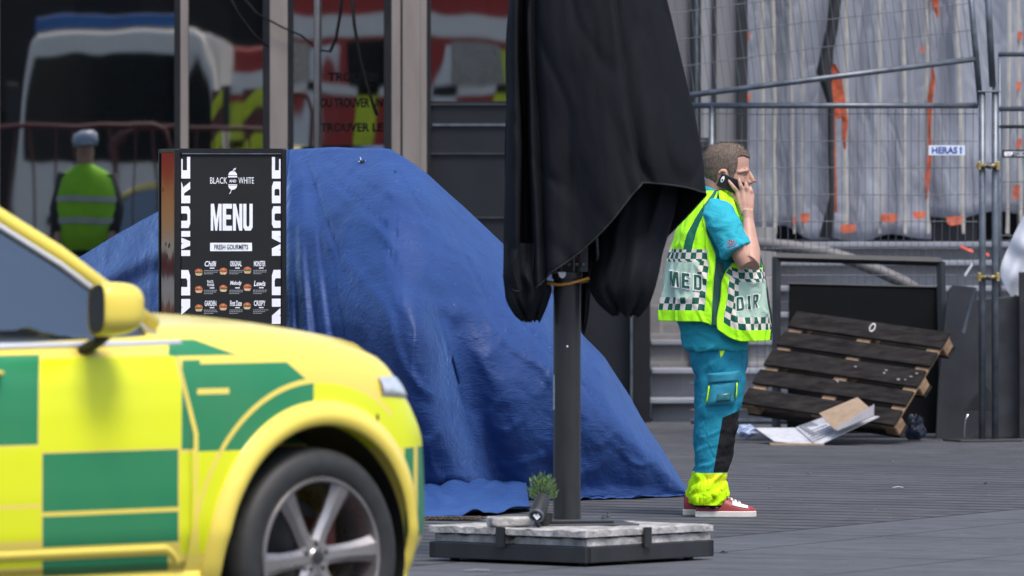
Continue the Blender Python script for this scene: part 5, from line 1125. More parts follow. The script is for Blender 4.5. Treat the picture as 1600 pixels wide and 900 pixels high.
        q = MB(); q.prism([(.0045*cos(a), .0065*sin(a)) for a in [k*pi/6 for k in range(12)]], lambda x, y, h: cc+R@Vector((x, -h-.0015, y-.005)), .001); q.build('camera_lens', pm, ph)
    # ---------- shirt
    sm, g, b = newmat('turquoise_shirt', .85, spec=.2); v = g.obj(); n1 = g.noise(v, 9, 4, .6)
    g.set(b.inputs['Base Color'], g.mix(n1, (.020,.29,.38), (.035,.40,.50))); g.set(b.inputs['Normal'], g.bump(g.noise(g.map(v, (1,1,1.7)), 16, 4, .6, .8), .5, .02))
    q = MB()
    q.rings([(X(1120), 0, Z(311), .072, .072), (X(1117), 0, Z(318), .085, .105), (X(1115), 0, Z(328), .115, .17), (X(1114), 0, Z(342), .14, .215), (X(1114), 0, Z(370), .175, .215), (X(1115), 0, Z(410), .19, .205), (X(1117), 0, Z(460), .205, .21), (X(1117), 0, Z(500), .195, .215), (X(1117), 0, Z(525), .170, .212), (X(1119.5), 0, Z(549), .158, .215), (X(1119.5), 0, Z(553), .150, .205)], 40)
    if phone:
        q.tube([(X(1112), -.13, Z(338)), (X(1121), -.185, Z(342)), (X(1131), -.225, Z(362)), (X(1142), -.248, Z(384)), (X(1150), -.262, Z(398))], [.07,.082,.084,.084,.086], 26, r2=[.07,.078,.076,.074,.076])
    for s_ in arms: q.tube([(X(1113), s_*.13, Z(338)), (X(1116), s_*.2, Z(346)), (X(1112), s_*.245, Z(385)), (X(1110), s_*.27, Z(412))], [.07,.08,.078,.074], 24)
    wr_ = lambda p: .006*nz(p.x*14, p.y*10, p.z*9)+.0035*nz(p.x*30, p.y*20, p.z*22)+.008*(1-min(1, abs(nz(p.x*8-p.z*6, p.y*7, p.z*8+p.x*5))*5))
    sh_ = q.build('shirt', sm, t); remesh(sh_, .007, 5, wr_)
    # collar
    q = MB()
    q.grid(lambda u, w_: (lambda a: Vector((X(1121)+(.076-.006*w_)*cos(a)+.012*cos(a)*(1-w_), (.074-.004*w_)*sin(a), Z(316)+.035*w_+.030*(-cos(a))*.9+.004)))(radians(35)+radians(290)*u), 40, 5); q.build('collar', sm, t, smooth=True, solid=.006)
    # sleeve emblem: small red embroidered mark with blurred lines
    if phone:
        em = mat('emblem_red', (.36,.05,.10), .8); eb = mat('emblem_blue', (.03,.06,.25), .8)
        base_ = Vector((X(1139), 0, Z(388)))
        bm = bmesh.new(); bm.from_mesh(sh_.data); from mathutils.bvhtree import BVHTree; tree = BVHTree.FromBMesh(bm)
        def onshirt(x, z, h=.0015):
            hit = tree.ray_cast(Vector((x, -1, z)), Vector((0, 1, 0)))[0]; return Vector((x, (hit.y if hit else -.3)-h, z))
        def mark(pts, m): q = MB(); q.add([onshirt(X(a), Z(c)) for a, c in pts], [tuple(range(len(pts)))]); q.build('sleeve_emblem', m, t)
        R2 = lambda x, y: (1139+x*.94-y*.30, 386-y*.94-x*.34)
        for pl_ in ([(-6,1),(-4,5),(-2,2)], [(-3,-1),(-2,6),(0,8),(1,4),(3,5),(3,-1)], [(3,1),(6,5),(7,0)]): mark([R2(*p) for p in pl_], em)
        for y, w2, m in ((-2.5, 9, em), (-5, 7, eb), (-7.5, 9, em)):
            x = -w2
            while x < w2: ww = random.uniform(1.2, 2.6); mark([R2(x, y), R2(x+ww, y), R2(x+ww, y+1.1), R2(x, y+1.1)], m); x += ww+.8
        bm.free()
    # ---------- trousers
    tm, g, b = newmat('teal_trousers', .8, spec=.2); v = g.obj(); x, y, z = g.xyz(v)[:3]
    base = g.mix(g.noise(v, 8, 4, .6), (.009,.17,.265), (.018,.25,.37))
    zc = Z(743); cuff = g.m('LESS_THAN', z, g.m('ADD', zc, g.m('MULTIPLY', x, -.0)))
    hem = g.m('LESS_THAN', z, Z(793))
    fx = g.m('SUBTRACT', x, g.m('MULTIPLY', g.m('SUBTRACT', z, Z(742)), .17))
    knee = g.AND(g.m('GREATER_THAN', fx, X(1113)), g.rng(z, Z(742), g.m('ADD', Z(660), g.m('MULTIPLY', g.m('SUBTRACT', x, X(1120)), .42)))) 
    refl = g.AND(g.rng(z, Z(757), Z(744)), g.m('GREATER_THAN', x, X(1100)))
    c = g.mix(knee, base, (.010,.010,.012)); c = g.mix(cuff, c, (.50,.84,.004)); c = g.mix(g.AND(refl, cuff), c, (.72,.78,.02)); c = g.mix(hem, c, (.01,.01,.012))
    g.set(b.inputs['Base Color'], c); g.set(b.inputs['Normal'], g.bump(g.noise(g.map(v, (1.3,1,.8)), 15, 4, .6, 1), .55, .02))
    q = MB()
    q.rings([(X(1120), 0, Z(505), .12, .16), (X(1120), 0, Z(528), .135, .185), (X(1121), 0, Z(545), .145, .195), (X(1123), 0, Z(565), .146, .195), (X(1124), 0, Z(585), .135, .19), (X(1124), 0, Z(600), .10, .17)], 36)
    leg = [(1123,560,.130,.100),(1127,590,.122,.102),(1125,620,.112,.10),(1121.5,650,.108,.095),(1118.5,680,.102,.09),(1116,710,.092,.085),(1112.5,738,.078,.078),(1109.5,752,.076,.078),(1107,772,.094,.088),(1106,790,.092,.088),(1105,797,.084,.084)]
    for s_ in (-1, 1):
        dx = 0 if s_ < 0 else -.008
        q.tube([(X(a)+dx, s_*(.085+.02*(i/10)), Z(c)) for i, (a, c, r1, r2) in enumerate(leg)], [r[2] for r in leg], 28, r2=[r[3] for r in leg], up=(1,0,0))
    def trn(p):
        k = sstep(Z(700), Z(790), p.z); a_ = nz(p.x*5+p.z*3, p.y*6, p.z*11-p.x*9); rd = 1-min(1, abs(a_)*4); return .008*nz(p.x*9+p.z*6, p.y*9, p.z*9)+.010*rd*(.5+k)+(.003+.012*k)*nz(p.x*8, p.y*8, p.z*26)+.004*nz(p.x*25, p.y*20, p.z*18)
    tr_ = q.build('trousers', tm, t); remesh(tr_, .0075, 4, trn)
    bm = bmesh.new(); bm.from_mesh(tr_.data); from mathutils.bvhtree import BVHTree; ttree = BVHTree.FromBMesh(bm); bm.free()
    def ont(px, py, h): 
        hit = ttree.ray_cast(Vector((X(px), -1, Z(py))), Vector((0, 1, 0)))[0]; return Vector((X(px), (hit.y if hit else -.17)-h, Z(py)))
    if phone:
        pkm = mat('teal_pocket', (.014,.20,.30), .8, var=.15, bump=.3, bscale=30)
        def quad(c4, h, m, nm, nu=10, nv=10):
            (ax, ay), (bx_, by), (cx, cy), (dx_, dy) = c4
            def f(u, w_): 
                px = (ax+(bx_-ax)*u)*(1-w_)+(dx_+(cx-dx_)*u)*w_; py = (ay+(by-ay)*u)*(1-w_)+(dy+(cy-dy)*u)*w_; e = min(u, 1-u, w_, 1-w_); return ont(px, py, h*min(1, e*8)+.001)
            q = MB(); q.grid(f, nu, nv); q.build(nm, m, t, smooth=True)
        quad([(1107,601),(1151,596),(1146,637),(1101,640)], .020, pkm, 'cargo_pocket'); quad([(1104,588),(1155,583),(1152,601),(1105,605)], .026, pkm, 'pocket_flap')
        quad([(1116,618),(1144,616),(1142,632),(1114,634)], .026, mat('clear_badge', (.015,.11,.13), .2), 'badge_window')
        lime = mat('lime_piping', (.50,.84,.004), .6, var=.05)
        quad([(1105,607),(1108,606),(1104,634),(1101,636)], .024, lime, 'piping'); quad([(1149,602),(1151,602),(1150,625),(1147,628)], .024, lime, 'piping'); quad([(1121,545),(1134,544),(1128,559),(1124,564)], .004, lime, 'pocket_lining')
        for x0, x1 in ((1160, 1152),):
            q = MB(); q.tube([ont(x0+(x1-x0)*k/12, 550+100*k/12, .0015) for k in range(13)], .002, 5); q.build('seam', pkm, t)
    # ---------- shoes
    red = mat('red_leather', (.25,.028,.035), .5, var=.15); wh = mat('white_leather', (.62,.60,.57), .5, var=.08); sole = mat('pale_sole', (.58,.56,.52), .6, var=.1)
    for s_ in (-1, 1):
        dx = .0 if s_ < 0 else -.055; yc = s_*.11
        def shoe(u, w_, dx=dx, yc=yc, grow=0, zmin=None):
            pts = [(0,.050,.005,.10),(.08,.052,.0,.118),(.25,.055,0,.115),(.42,.05,0,.112),(.58,.053,0,.088),(.75,.056,0,.066),(.9,.046,0,.054),(1,.010,0,.040)]
            hw, _, ht = hermite(pts, u); x = X(1087)+.295*u+dx; a = pi*w_; c_ = cos(a); s2 = sin(a)
            return Vector((x, yc+hw*math.copysign(abs(c_)**.7, c_)*(1 if s2 < .5 else .98-.25*(s2-.5)), .022+(ht-.022)*s2**.75))
        q = MB(); q.grid(shoe, 40, 24); q.f.append(tuple(j*41 for j in range(25))); q.mi.append(0); q.f.append(tuple(j*41+40 for j in range(25))); q.mi.append(0); q.build('shoe', red, t, smooth=True)
        q = MB(); n_ = 40; out = [(X(1085)+.302*k/n_+dx, yc-(.006+hermite([(0,.046),(.08,.051),(.4,.05),(.75,.057),(.92,.044),(1,.012)], k/n_)[0])) for k in range(n_+1)]; out += [(a, 2*yc-c) for a, c in out[::-1]]
        q.prism(out, lambda x, y, h: Vector((x, y, h)), .030); q.build('sole', sole, t, bevel=.004)
        for (u0, u1, w0, w1) in ((.60,.86,.16,.40),(.16,.36,.05,.34),(.60,.86,.84,.6)):
            q = MB(); q.grid(lambda a, c: (lambda p: p+Vector((0, (.0025 if p.y > yc else -.0025), .0025)))(shoe(u0+(u1-u0)*a, 1-(w0+(w1-w0)*c*(.5+.5*sin(pi*(.25+.5*a)))))), 10, 6); q.build('leather_patch', wh, t, smooth=True)
        for k in range(5):
            u = .46+.065*k; q = MB(); q.tube([shoe(u+.015*((i % 2)*2-1), .32+.36*i/6)+Vector((0,0,.004)) for i in range(7)], .0035, 6); q.build('lace', M['white_paint'], t, smooth=True)
    # ---------- vest
    vm, g, b = newmat('hi_vis_vest', .6, spec=.3); x, y, z = g.xyz(g.uvs())[:3]   # x: metres from side edge, y: height above hem, z unused
    lime = (.40,.95,.010); s0, h = x, y
    cell = .0315
    chk = g.m('GREATER_THAN', g.m('FRACT', g.m('MULTIPLY', g.m('ADD', g.m('FLOOR', g.m('DIVIDE', s0, cell)), g.m('FLOOR', g.m('DIVIDE', g.m('SUBTRACT', h, .055), cell))), .5)), .25)
    checks = g.mix(chk, (.66,.60,.55), (.006,.095,.060))
    instrip = g.OR(g.AND(g.rng(h, .055, .118), g.m('GREATER_THAN', s0, .03)), g.AND(g.rng(h, .292, .355), g.m('GREATER_THAN', s0, .03)), g.AND(g.rng(s0, .030, .086), g.rng(h, .055, .355)))
    silver = g.AND(g.rng(h, .118, .292), g.m('GREATER_THAN', s0, .086))
    c = g.mix(instrip, lime, checks); c = g.mix(silver, c, (.37,.52,.43)); 
    stripe = g.AND(g.m('GREATER_THAN', h, .355), g.rng(z, .5, 1.5)) 
    at = g.n.new('ShaderNodeVertexColor'); at.layer_name = 'stripe'
    c = g.mix(g.m('GREATER_THAN', at.outputs['Color'], .5), c, (.008,.12,.075))
    g.set(b.inputs['Base Color'], c); v = g.obj(); g.set(b.inputs['Normal'], g.bump(g.noise(g.map(v, (1,1,.8)), 13, 4, .6, .8), .4, .02))
    #  torso shell: py, xc, rx, ry
    shell = [(303,1119,.052,.080),(309,1118,.085,.115),(318,1116.5,.108,.165),(330,1116,.130,.205),(345,1115.5,.152,.228),(365,1115,.180,.235),(385,1115.5,.198,.238),(410,1116.5,.220,.243),(435,1116.5,.240,.248),(465,1116,.252,.256),(495,1115.5,.262,.262),(540,1115.5,.268,.266)]
    def hemz(a):   # a: angle, 0 front
        f = .5+.5*cos(a); return Z(507)+(Z(538)-Z(507))*sstep(.35, .75, f)
    def vpt(a, z, h=0):
        py = 812-z*S; xc, rx, ry = hermite(shell, py); w2 = .012*nz(cos(a)*2.3, sin(a)*2.3, z*4)+.007*sin(a*7+z*9)*sstep(Z(400), Z(520), z)+.009*(1-min(1, abs(nz(cos(a)*3+z*2, sin(a)*3, z*6))*5))
        k = .008*nz(cos(a)*6, sin(a)*6, z*9)
        return Vector((X(xc)+(rx+w2+k+h)*cos(a), (ry+w2+k+h)*sin(a), z))
    # armhole: edge angle (from the -y side, measured as |a|) by height, back and front
    eb = [(520,95),(440,93),(414,91),(402,91),(385,97),(365,104),(345,106),(330,98),(318,90),(303,86)]
    ef = [(540,86),(505,88),(470,84),(440,82),(418,70),(405,50),(390,40),(365,40),(345,50),(330,66),(318,78),(303,82)]
    def edge(tab, z): return radians(h1(tab, 812-z*S))
    tabs_b = sorted(eb); tabs_f = sorted(ef)
    grn_attr = []
    def panel(front):
        NU, NV = 150, 130; q = MB(); uv = []; st = []
        for j in range(NV+1):
            w_ = j/NV
            for i in range(NU+1):
                u = i/NU
                z = None
                # iterate: hem height depends on angle
                a = 0; ztop = Z(304)
                zz = Z(520)+(ztop-Z(520))*w_
                for _ in range(3):
                    e = edge(tabs_f if front else tabs_b, zz)
                    a = (-e+2*e*u) if front else (e+(2*pi-2*e)*u)
                    hz = hemz(a); zz = hz+(ztop-hz)*w_
                    if not front: zz -= 0
                p = vpt(a, zz, 0.004 if front else 0.0); q.v.append(p)
                r = .25; sd = r*(e-abs(a)) if front else r*(pi-abs(pi-a)-e)
                e0 = radians(85 if front else 94); sdf = r*(e0-abs(a)) if front else r*(pi-abs(pi-a)-e0)
                hgt = zz-hz
                uv.append((sd if hgt > .37 else (sdf if hgt > .30 else sd), hgt*(1.0 if not front else 1.0)))
                aa = math.degrees(abs(a) if front else pi-abs(pi-a))
                pxb = None; gs = 0
                py = 812-zz*S
                if not front and hgt > .352:
                    tgt = h1([(300,92),(310,97),(318,103),(330,112),(345,120),(360,124),(385,128),(400,129)], py); gs = 1 if abs(aa-tgt) < 6.5 else 0
                if front and hgt > .362:
                    gs = 1 if py > 350 and abs(aa-h1([(300,78),(330,40),(360,26),(420,22)], py)) < 6.5 else 0
                st.append(gs)
        W = NU+1; q.f = [(j*W+i, j*W+i+1, (j+1)*W+i+1, (j+1)*W+i) for j in range(NV) for i in range(NU)]; q.mi = [0]*len(q.f)
        o = q.build('vest_front' if front else 'vest_back', vm, t, smooth=True, fix=False, uv=uv)
        ca = o.data.color_attributes.new('stripe', 'FLOAT_COLOR', 'POINT')
        for i, s1 in enumerate(st): ca.data[i].color = (s1, s1, s1, 1)
        k = o.modifiers.new('solid', 'SOLIDIFY'); k.thickness = .004; k.offset = 0
        # black binding
        for u in (0, NU):
            pts = [q.v[j*W+u] for j in range(0, NV+1, 2)]
            if phone and front and False: pass
        return q, W, NU, NV
    for fr_ in (False, True):
        q0, W, NU, NV = panel(fr_)
        for u in (0, NU):
            q = MB(); q.tube([q0.v[j*W+u] for j in range(0, NV+1, 3)], .0035, 6); q.build('vest_binding', mat('lime_binding', (.30,.66,.01), .7), t, smooth=True)
    # black side straps in the slit
    for s_ in (-1, 1):
        q = MB(); q.grid(lambda u, w_: (lambda p: Vector((p.x, p.y, p.z)))(vpt(s_*radians(80+20*u), Z(512)+(Z(415)-Z(512))*w_, -.006)), 8, 24); q.build('vest_side', mat('vest_side_green', (.006,.06,.05), .7), t, smooth=True)
    # front zip edge in black down the middle
    q = MB(); q.tube([vpt(0, Z(537)+(Z(405)-Z(537))*k/16, .010) for k in range(17)], .006, 8); q.build('zip', M['darkplastic'], t, smooth=True)
    # lettering
    wt = mat('letter_outline', (.74,.78,.74), .6); gt = mat('letter_green', (.006,.085,.055), .6)
    def vtxt(s1, px0, px1, py0, py1, tilt):
        def on(p, h):
            px = px0+(px1-px0)*p.x; py = py1+(py0-py1)*p.y+tilt*(p.x-.5); z = Z(py); xc, rx, ry = hermite(shell, py)
            c_ = max(-.985, min(.985, (X(px)-X(xc))/(rx+.004))); a = -math.acos(c_); return vpt(a, z, h+.006)
        for gr, m, h in ((.13, wt, .0015), (.0, gt, .003)):
            q = MB(); q.merge(subdivided(block_text(s1, .50, gr, asp=1.7)), lambda p: on(p, h+p.z)); q.build('vest_lettering', m, t, fix=False)
    vtxt('MED', 1049, 1094, 432, 455, 7); vtxt('DIR', 1148, 1185, 467, 488, -5)
    return t
person('person', 'person in lime medical vest and turquoise trousers holding a phone to the ear', (GX(1128, 37.3), 37.3, 0), 0)
# ------------------------------------------------------------ fence
def fences():
    D = 49.42
    def sign(txts, x0, x1, y0, y1, bgm, fgm, t, D=D-.04, x_cut=None):
        q = MB(); q.box(((GX(x0,D)+GX(x1,D))/2, D, (GZ(y0,D)+GZ(y1,D))/2), (GX(x1,D)-GX(x0,D), .006, GZ(y0,D)-GZ(y1,D))); s_ = q.build('sign_plate', bgm, t, True)
        for s1, a, c, d, e, bold, m in txts:
            q = MB(); q.merge(text_mb(s1, bold), lambda p: Vector((GX(a+(c-a)*p.x, D), D-.005, GZ(e+(d-e)*p.y, D)))); q.build('lettering', m, t, True, fix=False)
    t = thing('mesh_fence_panel', 'lower galvanised mesh fence panel carrying the white and blue sign', 'fence', (GX(1300, D), D, 0), group='mesh fence panels')
    xa, xb, zt = GX(1079, D), GX(1528, D), GZ(165, D)
    q = MB(); q.tube([(xa, D, zt), (xb, D, zt)], .019, 12); q.build('rail', M['galv'], t, True, smooth=True)
    q = MB(); q.tube([(xa, D, .1), (xb, D, .1)], .019, 12); q.build('rail', M['galv'], t, True, smooth=True)
    xp = GX(1112, D); q = MB(); q.tube([(xp, D, 0.02), (xp, D, zt)], .019, 12); q.build('frame_post', M['galv'], t, True, smooth=True)
    rnd = random.Random(5)
    q = MB(); x = xa+.03; i = 0
    while x < xb:
        pts = []
        for k in range(7): pts.append((x+.006*nz(x*3, k*.8), D+.02+.012*nz(x*2, k*.5, 3), .1+(zt+.02-.1)*k/6))
        q.tube(pts, .0021, 4); x += .0505+rnd.uniform(-.001, .001)
    for k in range(12):
        z = zt-.055-.176*k
        if z > .1: q.tube([(xa+(xb-xa)*j/8, D+.015+.01*nz(j, k), z+.006*nz(j*.7, k*2)) for j in range(9)], .0026, 4)
    q.build('mesh_panel', M['wire'], t, True)
    blue = mat('sign_blue', (.02,.06,.32), .5)
    sign([('HERAS', 1456, 1496, 229.5, 240, .03, blue), ('!', 1499.5, 1503, 229.5, 240, .05, blue)], 1451, 1508, 227, 242.5, mat('sign_white', (.62,.68,.80), .5), blue, t)
    # upper leaning panel
    D2 = D-.06
    t = thing('mesh_fence_panel', 'upper mesh fence panel tied slanting above the lower one', 'fence', (GX(1300, D2), D2, 1.9), group='mesh fence panels')
    A, B = P(1020, 156, D2), P(1525, 92, D2); U = (B-A); dirU = U.normalized(); V = Vector((-dirU.z, 0, dirU.x)).normalized()
    q = MB(); q.tube([A, B], .019, 12); q.build('rail', M['galv'], t, True, smooth=True)
    V2 = (P(1512, -60, D2)-P(1530, 150, D2)).normalized()
    q = MB(); q.tube([P(1532, 165, D2), P(1512, -60, D2)], .020, 12); q.build('frame_post', M['galv'], t, True, smooth=True)
    q = MB(); L = U.length; s_ = .02
    while s_ < L: 
        p = A+dirU*s_; q.tube([p-V*.02, p+V*.6+Vector((.01*nz(s_*3,1),.01,0)), p+V*1.35], .0021, 4); s_ += .0505
    for k in range(7): q.tube([A+V*(.19+.176*k)*1.0, (A+B)/2+V*(.19+.176*k+.012)+Vector((0,.01,0)), B+V*(.19+.176*k)], .0026, 4)
    q.build('mesh_panel', M['wire'], t, True)
    D0_ = D; D = 48.6
    # posts with base
    for (px, y0, y1, r, lab, pts) in ((1534.5, 143, 689, .022, 'left galvanised post of the pair clamped together at the fence corner', None), (1555, 143, 689, .022, 'right galvanised post of the pair clamped together at the fence corner', None)):
        t = thing('fence_post', lab, 'post', (GX(px, D-.1), D-.1, 0), group='clamped fence posts')
        q = MB(); q.tube([P(px, 689, D-.1), P(px+random.uniform(-.5,.5), 400, D-.1), P(px, y0, D-.1)], r, 16); q.build('tube', M['galv'], t, True, smooth=True)
        if px > 1540:
            q = MB(); q.tube([P(1555, 150, D-.1), P(1552, 132, D-.1)], .012, 10); q.build('spigot', M['galv'], t, True)
            q = MB(); q.tube([P(1551, 136, D-.1), P(1540, -80, D-.1)], .022, 14); q.build('upper_tube', M['galv'], t, True, smooth=True)
            q = MB(); q.box(P(1544.5, 143, D-.1), (.145, .06, .010)); q.build('top_bracket', M['galv'], t, True, bevel=.003)
    for py, lab in ((259, 'upper brass fence coupler joining the two clamped posts'), (433, 'lower brass fence coupler joining the two clamped posts')):
        t = thing('fence_coupler', lab, 'clamp', P(1545, py, D-.13), group='brass fence couplers')
        q = MB(); q.cyl(P(1526, py, D-.135), P(1561, py, D-.135), .013, 12); q.build('bolt', M['brass'], t, True, smooth=True)
        for px in (1530, 1559): q = MB(); q.box(P(px, py, D-.135), (.022, .05, .058)); q.build('jaw', M['brass'], t, True, bevel=.005)
        q = MB(); q.cyl(P(1541, py-1, D-.155), P(1549, py+1, D-.155), .020, 8); q.build('nut', M['dark_steel'], t, True)
    q = MB(); q.box((0,0,0), (.44, .30, .012)); o = q.build('base_plate', M['dark_steel'], None, bevel=.006); o.rotation_euler = (0, 0, .35); o.location = (GX(1536, D-.15), D-.12, .008); tag(o, 'flat dark foot plate under the clamped fence posts', 'base plate')
    D = D0_
    # right panel
    D3 = D-.02
    t = thing('mesh_fence_panel', 'mesh fence panel at the right edge with the dark name plate', 'fence', (GX(1600, D3), D3, 0), group='mesh fence panels')
    for py, r in ((85, .016), (170, .017), (198, .012)):
        q = MB(); q.tube([P(1560, py, D3), P(1900, py, D3)], r, 10); q.build('rail', M['galv'] if py != 198 else M['dark_steel'], t, True, smooth=True)
    q = MB(); x = GX(1566, D3)
    while x < GX(1900, D3): q.tube([(x, D3+.02, .1), (x, D3+.02, GZ(172, D3))], .0021, 4); x += .0505
    for k in range(11): q.tube([(GX(1562, D3), D3+.02, GZ(200, D3)-.176*k), (GX(1900, D3), D3+.02, GZ(200, D3)-.176*k)], .0026, 4)
    q.build('mesh_panel', M['wire'], t, True)
    q = MB(); q.tube([P(1560, 655, D3), P(1900, 655, D3)], .018, 10); q.build('rail', M['galv'], t, True, smooth=True)
    q = MB(); q.tube([P(1562, 690, D3), P(1562, 85, D3)], .010, 8); q.build('frame_post', M['galv'], t, True, smooth=True)
    sign([('ams', 1569, 1583, 236.5, 244, .06, M['white']), ('TOBO', 1584, 1602, 236.5, 244, 0, M['white'])], 1566, 1640, 234, 246.5, M['black_steel'], M['white'], t, D=D3-.04)
    # black post and white banner
    q = MB(); q.box(P(1600, 560, D-.35), (.075, .06, 0.01)); 
    q = MB(); z = GZ(425, D-.4); q.box((GX(1601, D-.4), D-.4, z/2), (.075, .07, z)); tag(q.build('black_post', M['black_steel'], None, bevel=.004), 'short black post at the right edge of the photo', 'post')
    D4 = D-.25
    wm = mat('white_banner_cloth', (.50,.53,.60), .6, var=.12, scale=5, bump=.3, bscale=9)
    def ban(u, w_):
        l = [(325,1607),(345,1595),(380,1578),(425,1562),(445,1568),(460,1577),(473,1586)]; py = 325+148*w_; xl = h1(l, py); xr = 1720 if py < 400 else 1720-(py-400)*1.85; px = xl+(xr-xl)*u
        return P(px, py, D4+.03*sin(px*.16+py*.05)+.03*nz(px*.03, py*.03))
    q = MB(); q.grid(ban, 40, 40); t = thing('banner', 'crumpled white banner hanging by its corner eyelet at the right edge', 'banner', P(1590, 470, D4)); q.build('cloth', wm, t, True, smooth=True, solid=.004, fix=False)
    q = MB(); q.lathe([(.008,-.004),(.015,-.004),(.015,.004),(.008,.004)], ban(.05,.955)+Vector((.02,-.02,.01)), (0,1,0), 16); q.build('eyelet', M['dark_steel'], t, True)
    q = MB(); q.tube([P(1556,425,D-.13), P(1566,427,D-.2)], .004, 6); q.build('tie', M['darkplastic'], t, True)
    # red and white tape scraps caught on the mesh
    rt = mat('red_tape', (.45,.04,.03), .5, var=.2)
    for k, (pts, m, lab) in enumerate((([(1500,384),(1512,390),(1520,392)], rt, 'scrap of red tape caught high on the mesh beside the posts'), ([(1536,393),(1541,397),(1545,398)], rt, 'scrap of red tape caught between the two clamped posts'), ([(1507,430),(1515,418),(1519,412)], mat('white_tape', (.5,.52,.58), .5), 'scrap of white tape hanging on the mesh above the grey panel'))):
        q = MB(); n = len(pts); vs = []
        for x, y in pts: vs += [P(x, y-2, D-.03), P(x+1, y+3, D-.05)]
        q.add(vs, [(2*i, 2*i+1, 2*i+3, 2*i+2) for i in range(n-1)]); tag(q.build('tape_scrap', m, None, solid=.002), lab, 'tape', 'tape scraps on the fence')
fences()

def clutter():
    # ---- pallet leaning
    O = P(1408, 686, 47.9); V = Vector((.38,.40,.585)); V.normalize(); Uv = Vector((-1.01,.74,.11)); Uv = (Uv-V*Uv.dot(V)).normalized(); N = Uv.cross(V); N = N if N.y < 0 else -N
    bw = mat('black_stained_wood', (.017,.0152,.0145), .8, var=.75, scale=7, bump=.5, bscale=30, stretch=(1,1,6), spec=.15); 
    rw = mat('raw_wood', (.27,.17,.10), .8, var=.4, scale=12, bump=.4, bscale=40)
    t = thing('wooden_pallet', 'black stained wooden pallet leaning back against the black panel', 'pallet', (O.x, O.y, 0))
    O = Vector((O.x, O.y, .03)); R = Matrix((Uv, V, N)).transposed()
    def bd(c, d, m, nm, bev=.004): q = MB(); q.box(O+R@Vector(c), d, R); q.build(nm, m, t, True, bevel=bev, seg=1)
    Lg, Wd = 1.2, .80
    for i, (v, w_) in enumerate(((.065,.130),(.232,.122),(.400,.140),(.566,.122),(.732,.136))):
        bd((Lg/2+random.uniform(-.004,.004), v, .128), (Lg, w_, .022), bw, 'top_plank')
    for u in (.06, .6, 1.14): bd((u, Wd/2, .106), (.10, Wd, .020), rw, 'cross_board')
    for u in (.06, .6, 1.14):
        for v in (.06, .40, .74): bd((u, v, .056), (.10, .10, .078), rw, 'block', .008)
    for v in (.06, .40, .74): bd((Lg/2, v, .008), (Lg, .10, .018), bw, 'bottom_plank')
    # light scuffs on the planks
    for k in range(10):
        u, v = (random.uniform(.05, .30), random.uniform(.36,.46)) if k < 7 else (random.uniform(.1,.6), random.uniform(.2, .45)); q = MB(); q.prism([(random.uniform(.004,.012)*cos(a)*1.4, random.uniform(.003,.006)*sin(a)) for a in [i*pi/3 for i in range(6)]], lambda x, y, h: O+R@Vector((u+x, v+y, .1395+h)), .0015); q.build('paint_fleck', M['greyprint'], t, True)
    q = MB(); c0 = P(1363, 512, 48.35); q.tube([c0+Vector((.016*cos(a)+.008*sin(a), 0, .024*sin(a))) for a in [i*pi/8 for i in range(16)]], .0045, 6, closed=True); tag(q.build('rope_loop', M['white_paint'], None, smooth=True), 'small white rope loop on top of the leaning pallet', 'rope')
    # ---- black frame and panel behind
    D = 49.25
    def slab(a, b_, c, d, th=.03):   # quad in photo pixels at depth D -> box like panel
        pass
    t = thing('black_metal_frame', 'large open black metal frame standing behind the pallet', 'frame', (GX(1340, D), D, 0))
    tl, tr, bl, br = P(1213, 402, D), P(1470, 409, D), P(1211, 402, D), P(1472, 409, D); bl.z = .02; br.z = .02; bl.y -= .25; br.y -= .25
    for a, c, nm in ((tl, tr, 'top_bar'), (tl, bl, 'upright'), (tr, br, 'upright')):
        q = MB(); d = c-a; q.tube([a-d.normalized()*.0, c], [.029,.029], 4, up=(0,1,0)); q.build(nm, M['black_steel'], t, True)
    D = 49.15
    t = thing('black_board', 'solid black board leaning inside the open black frame', 'board', (GX(1355, D), D, 0))
    bb = mat('matt_black_board', (.0055,.006,.007), .8, var=.3, scale=3, spec=.08)
    q = MB(); pts = [P(1233, 443, D+.1), P(1474, 449, D+.1), P(1472, 620, D-.05), P(1230, 620, D-.05)]; pts[2].z = pts[3].z = .03
    q.add(pts+[p+Vector((0,.03,0)) for p in pts], [(0,1,2,3),(7,6,5,4),(0,4,5,1),(1,5,6,2),(2,6,7,3),(3,7,4,0)]); q.build('board_face', bb, t, True, bevel=.003)
    q = MB(); q.tube([pts[0]+Vector((0,-.005,0)), pts[1]+Vector((0,-.005,0))], .006, 4); q.build('edge_strip', M['dark_steel'], t, True)
    # ---- grey sloping hose pipe above
    q = MB(); D = 50.3; q.tube([P(1120,360,D+.6), P(1185,381,D), P(1240,386,D), P(1290,394,D), P(1330,406,D), P(1375,424,D), P(1410,440,D), P(1440,458,D)], .042, 14); tag(q.build('grey_pipe', mat('grey_hose', (.15,.145,.15), .6, var=.15), None, smooth=True), 'thick grey pipe sloping down behind the fence above the black board', 'pipe')
    # ---- grey panels right of the pallet
    D = 48.75; gp = mat('slate_sheet', (.026,.029,.036), .6, var=.3, scale=4, bump=.2)
    def poly(name, pts, D0, th, m, lab, cat, lean=.0, ground=True):
        q = MB(); vs = []
        for i, (x, y) in enumerate(pts): p = P(x, y, D0); p.y -= lean*(1-(p.z/1.2)); vs.append(p)
        n = len(vs); q.add(vs+[p+Vector((0,th,0)) for p in vs], [tuple(range(n)), tuple(range(2*n-1, n-1, -1))]+[(i, n+i, n+(i+1) % n, (i+1) % n) for i in range(n)])
        return tag(q.build(name, m, None, bevel=.004), lab, cat)
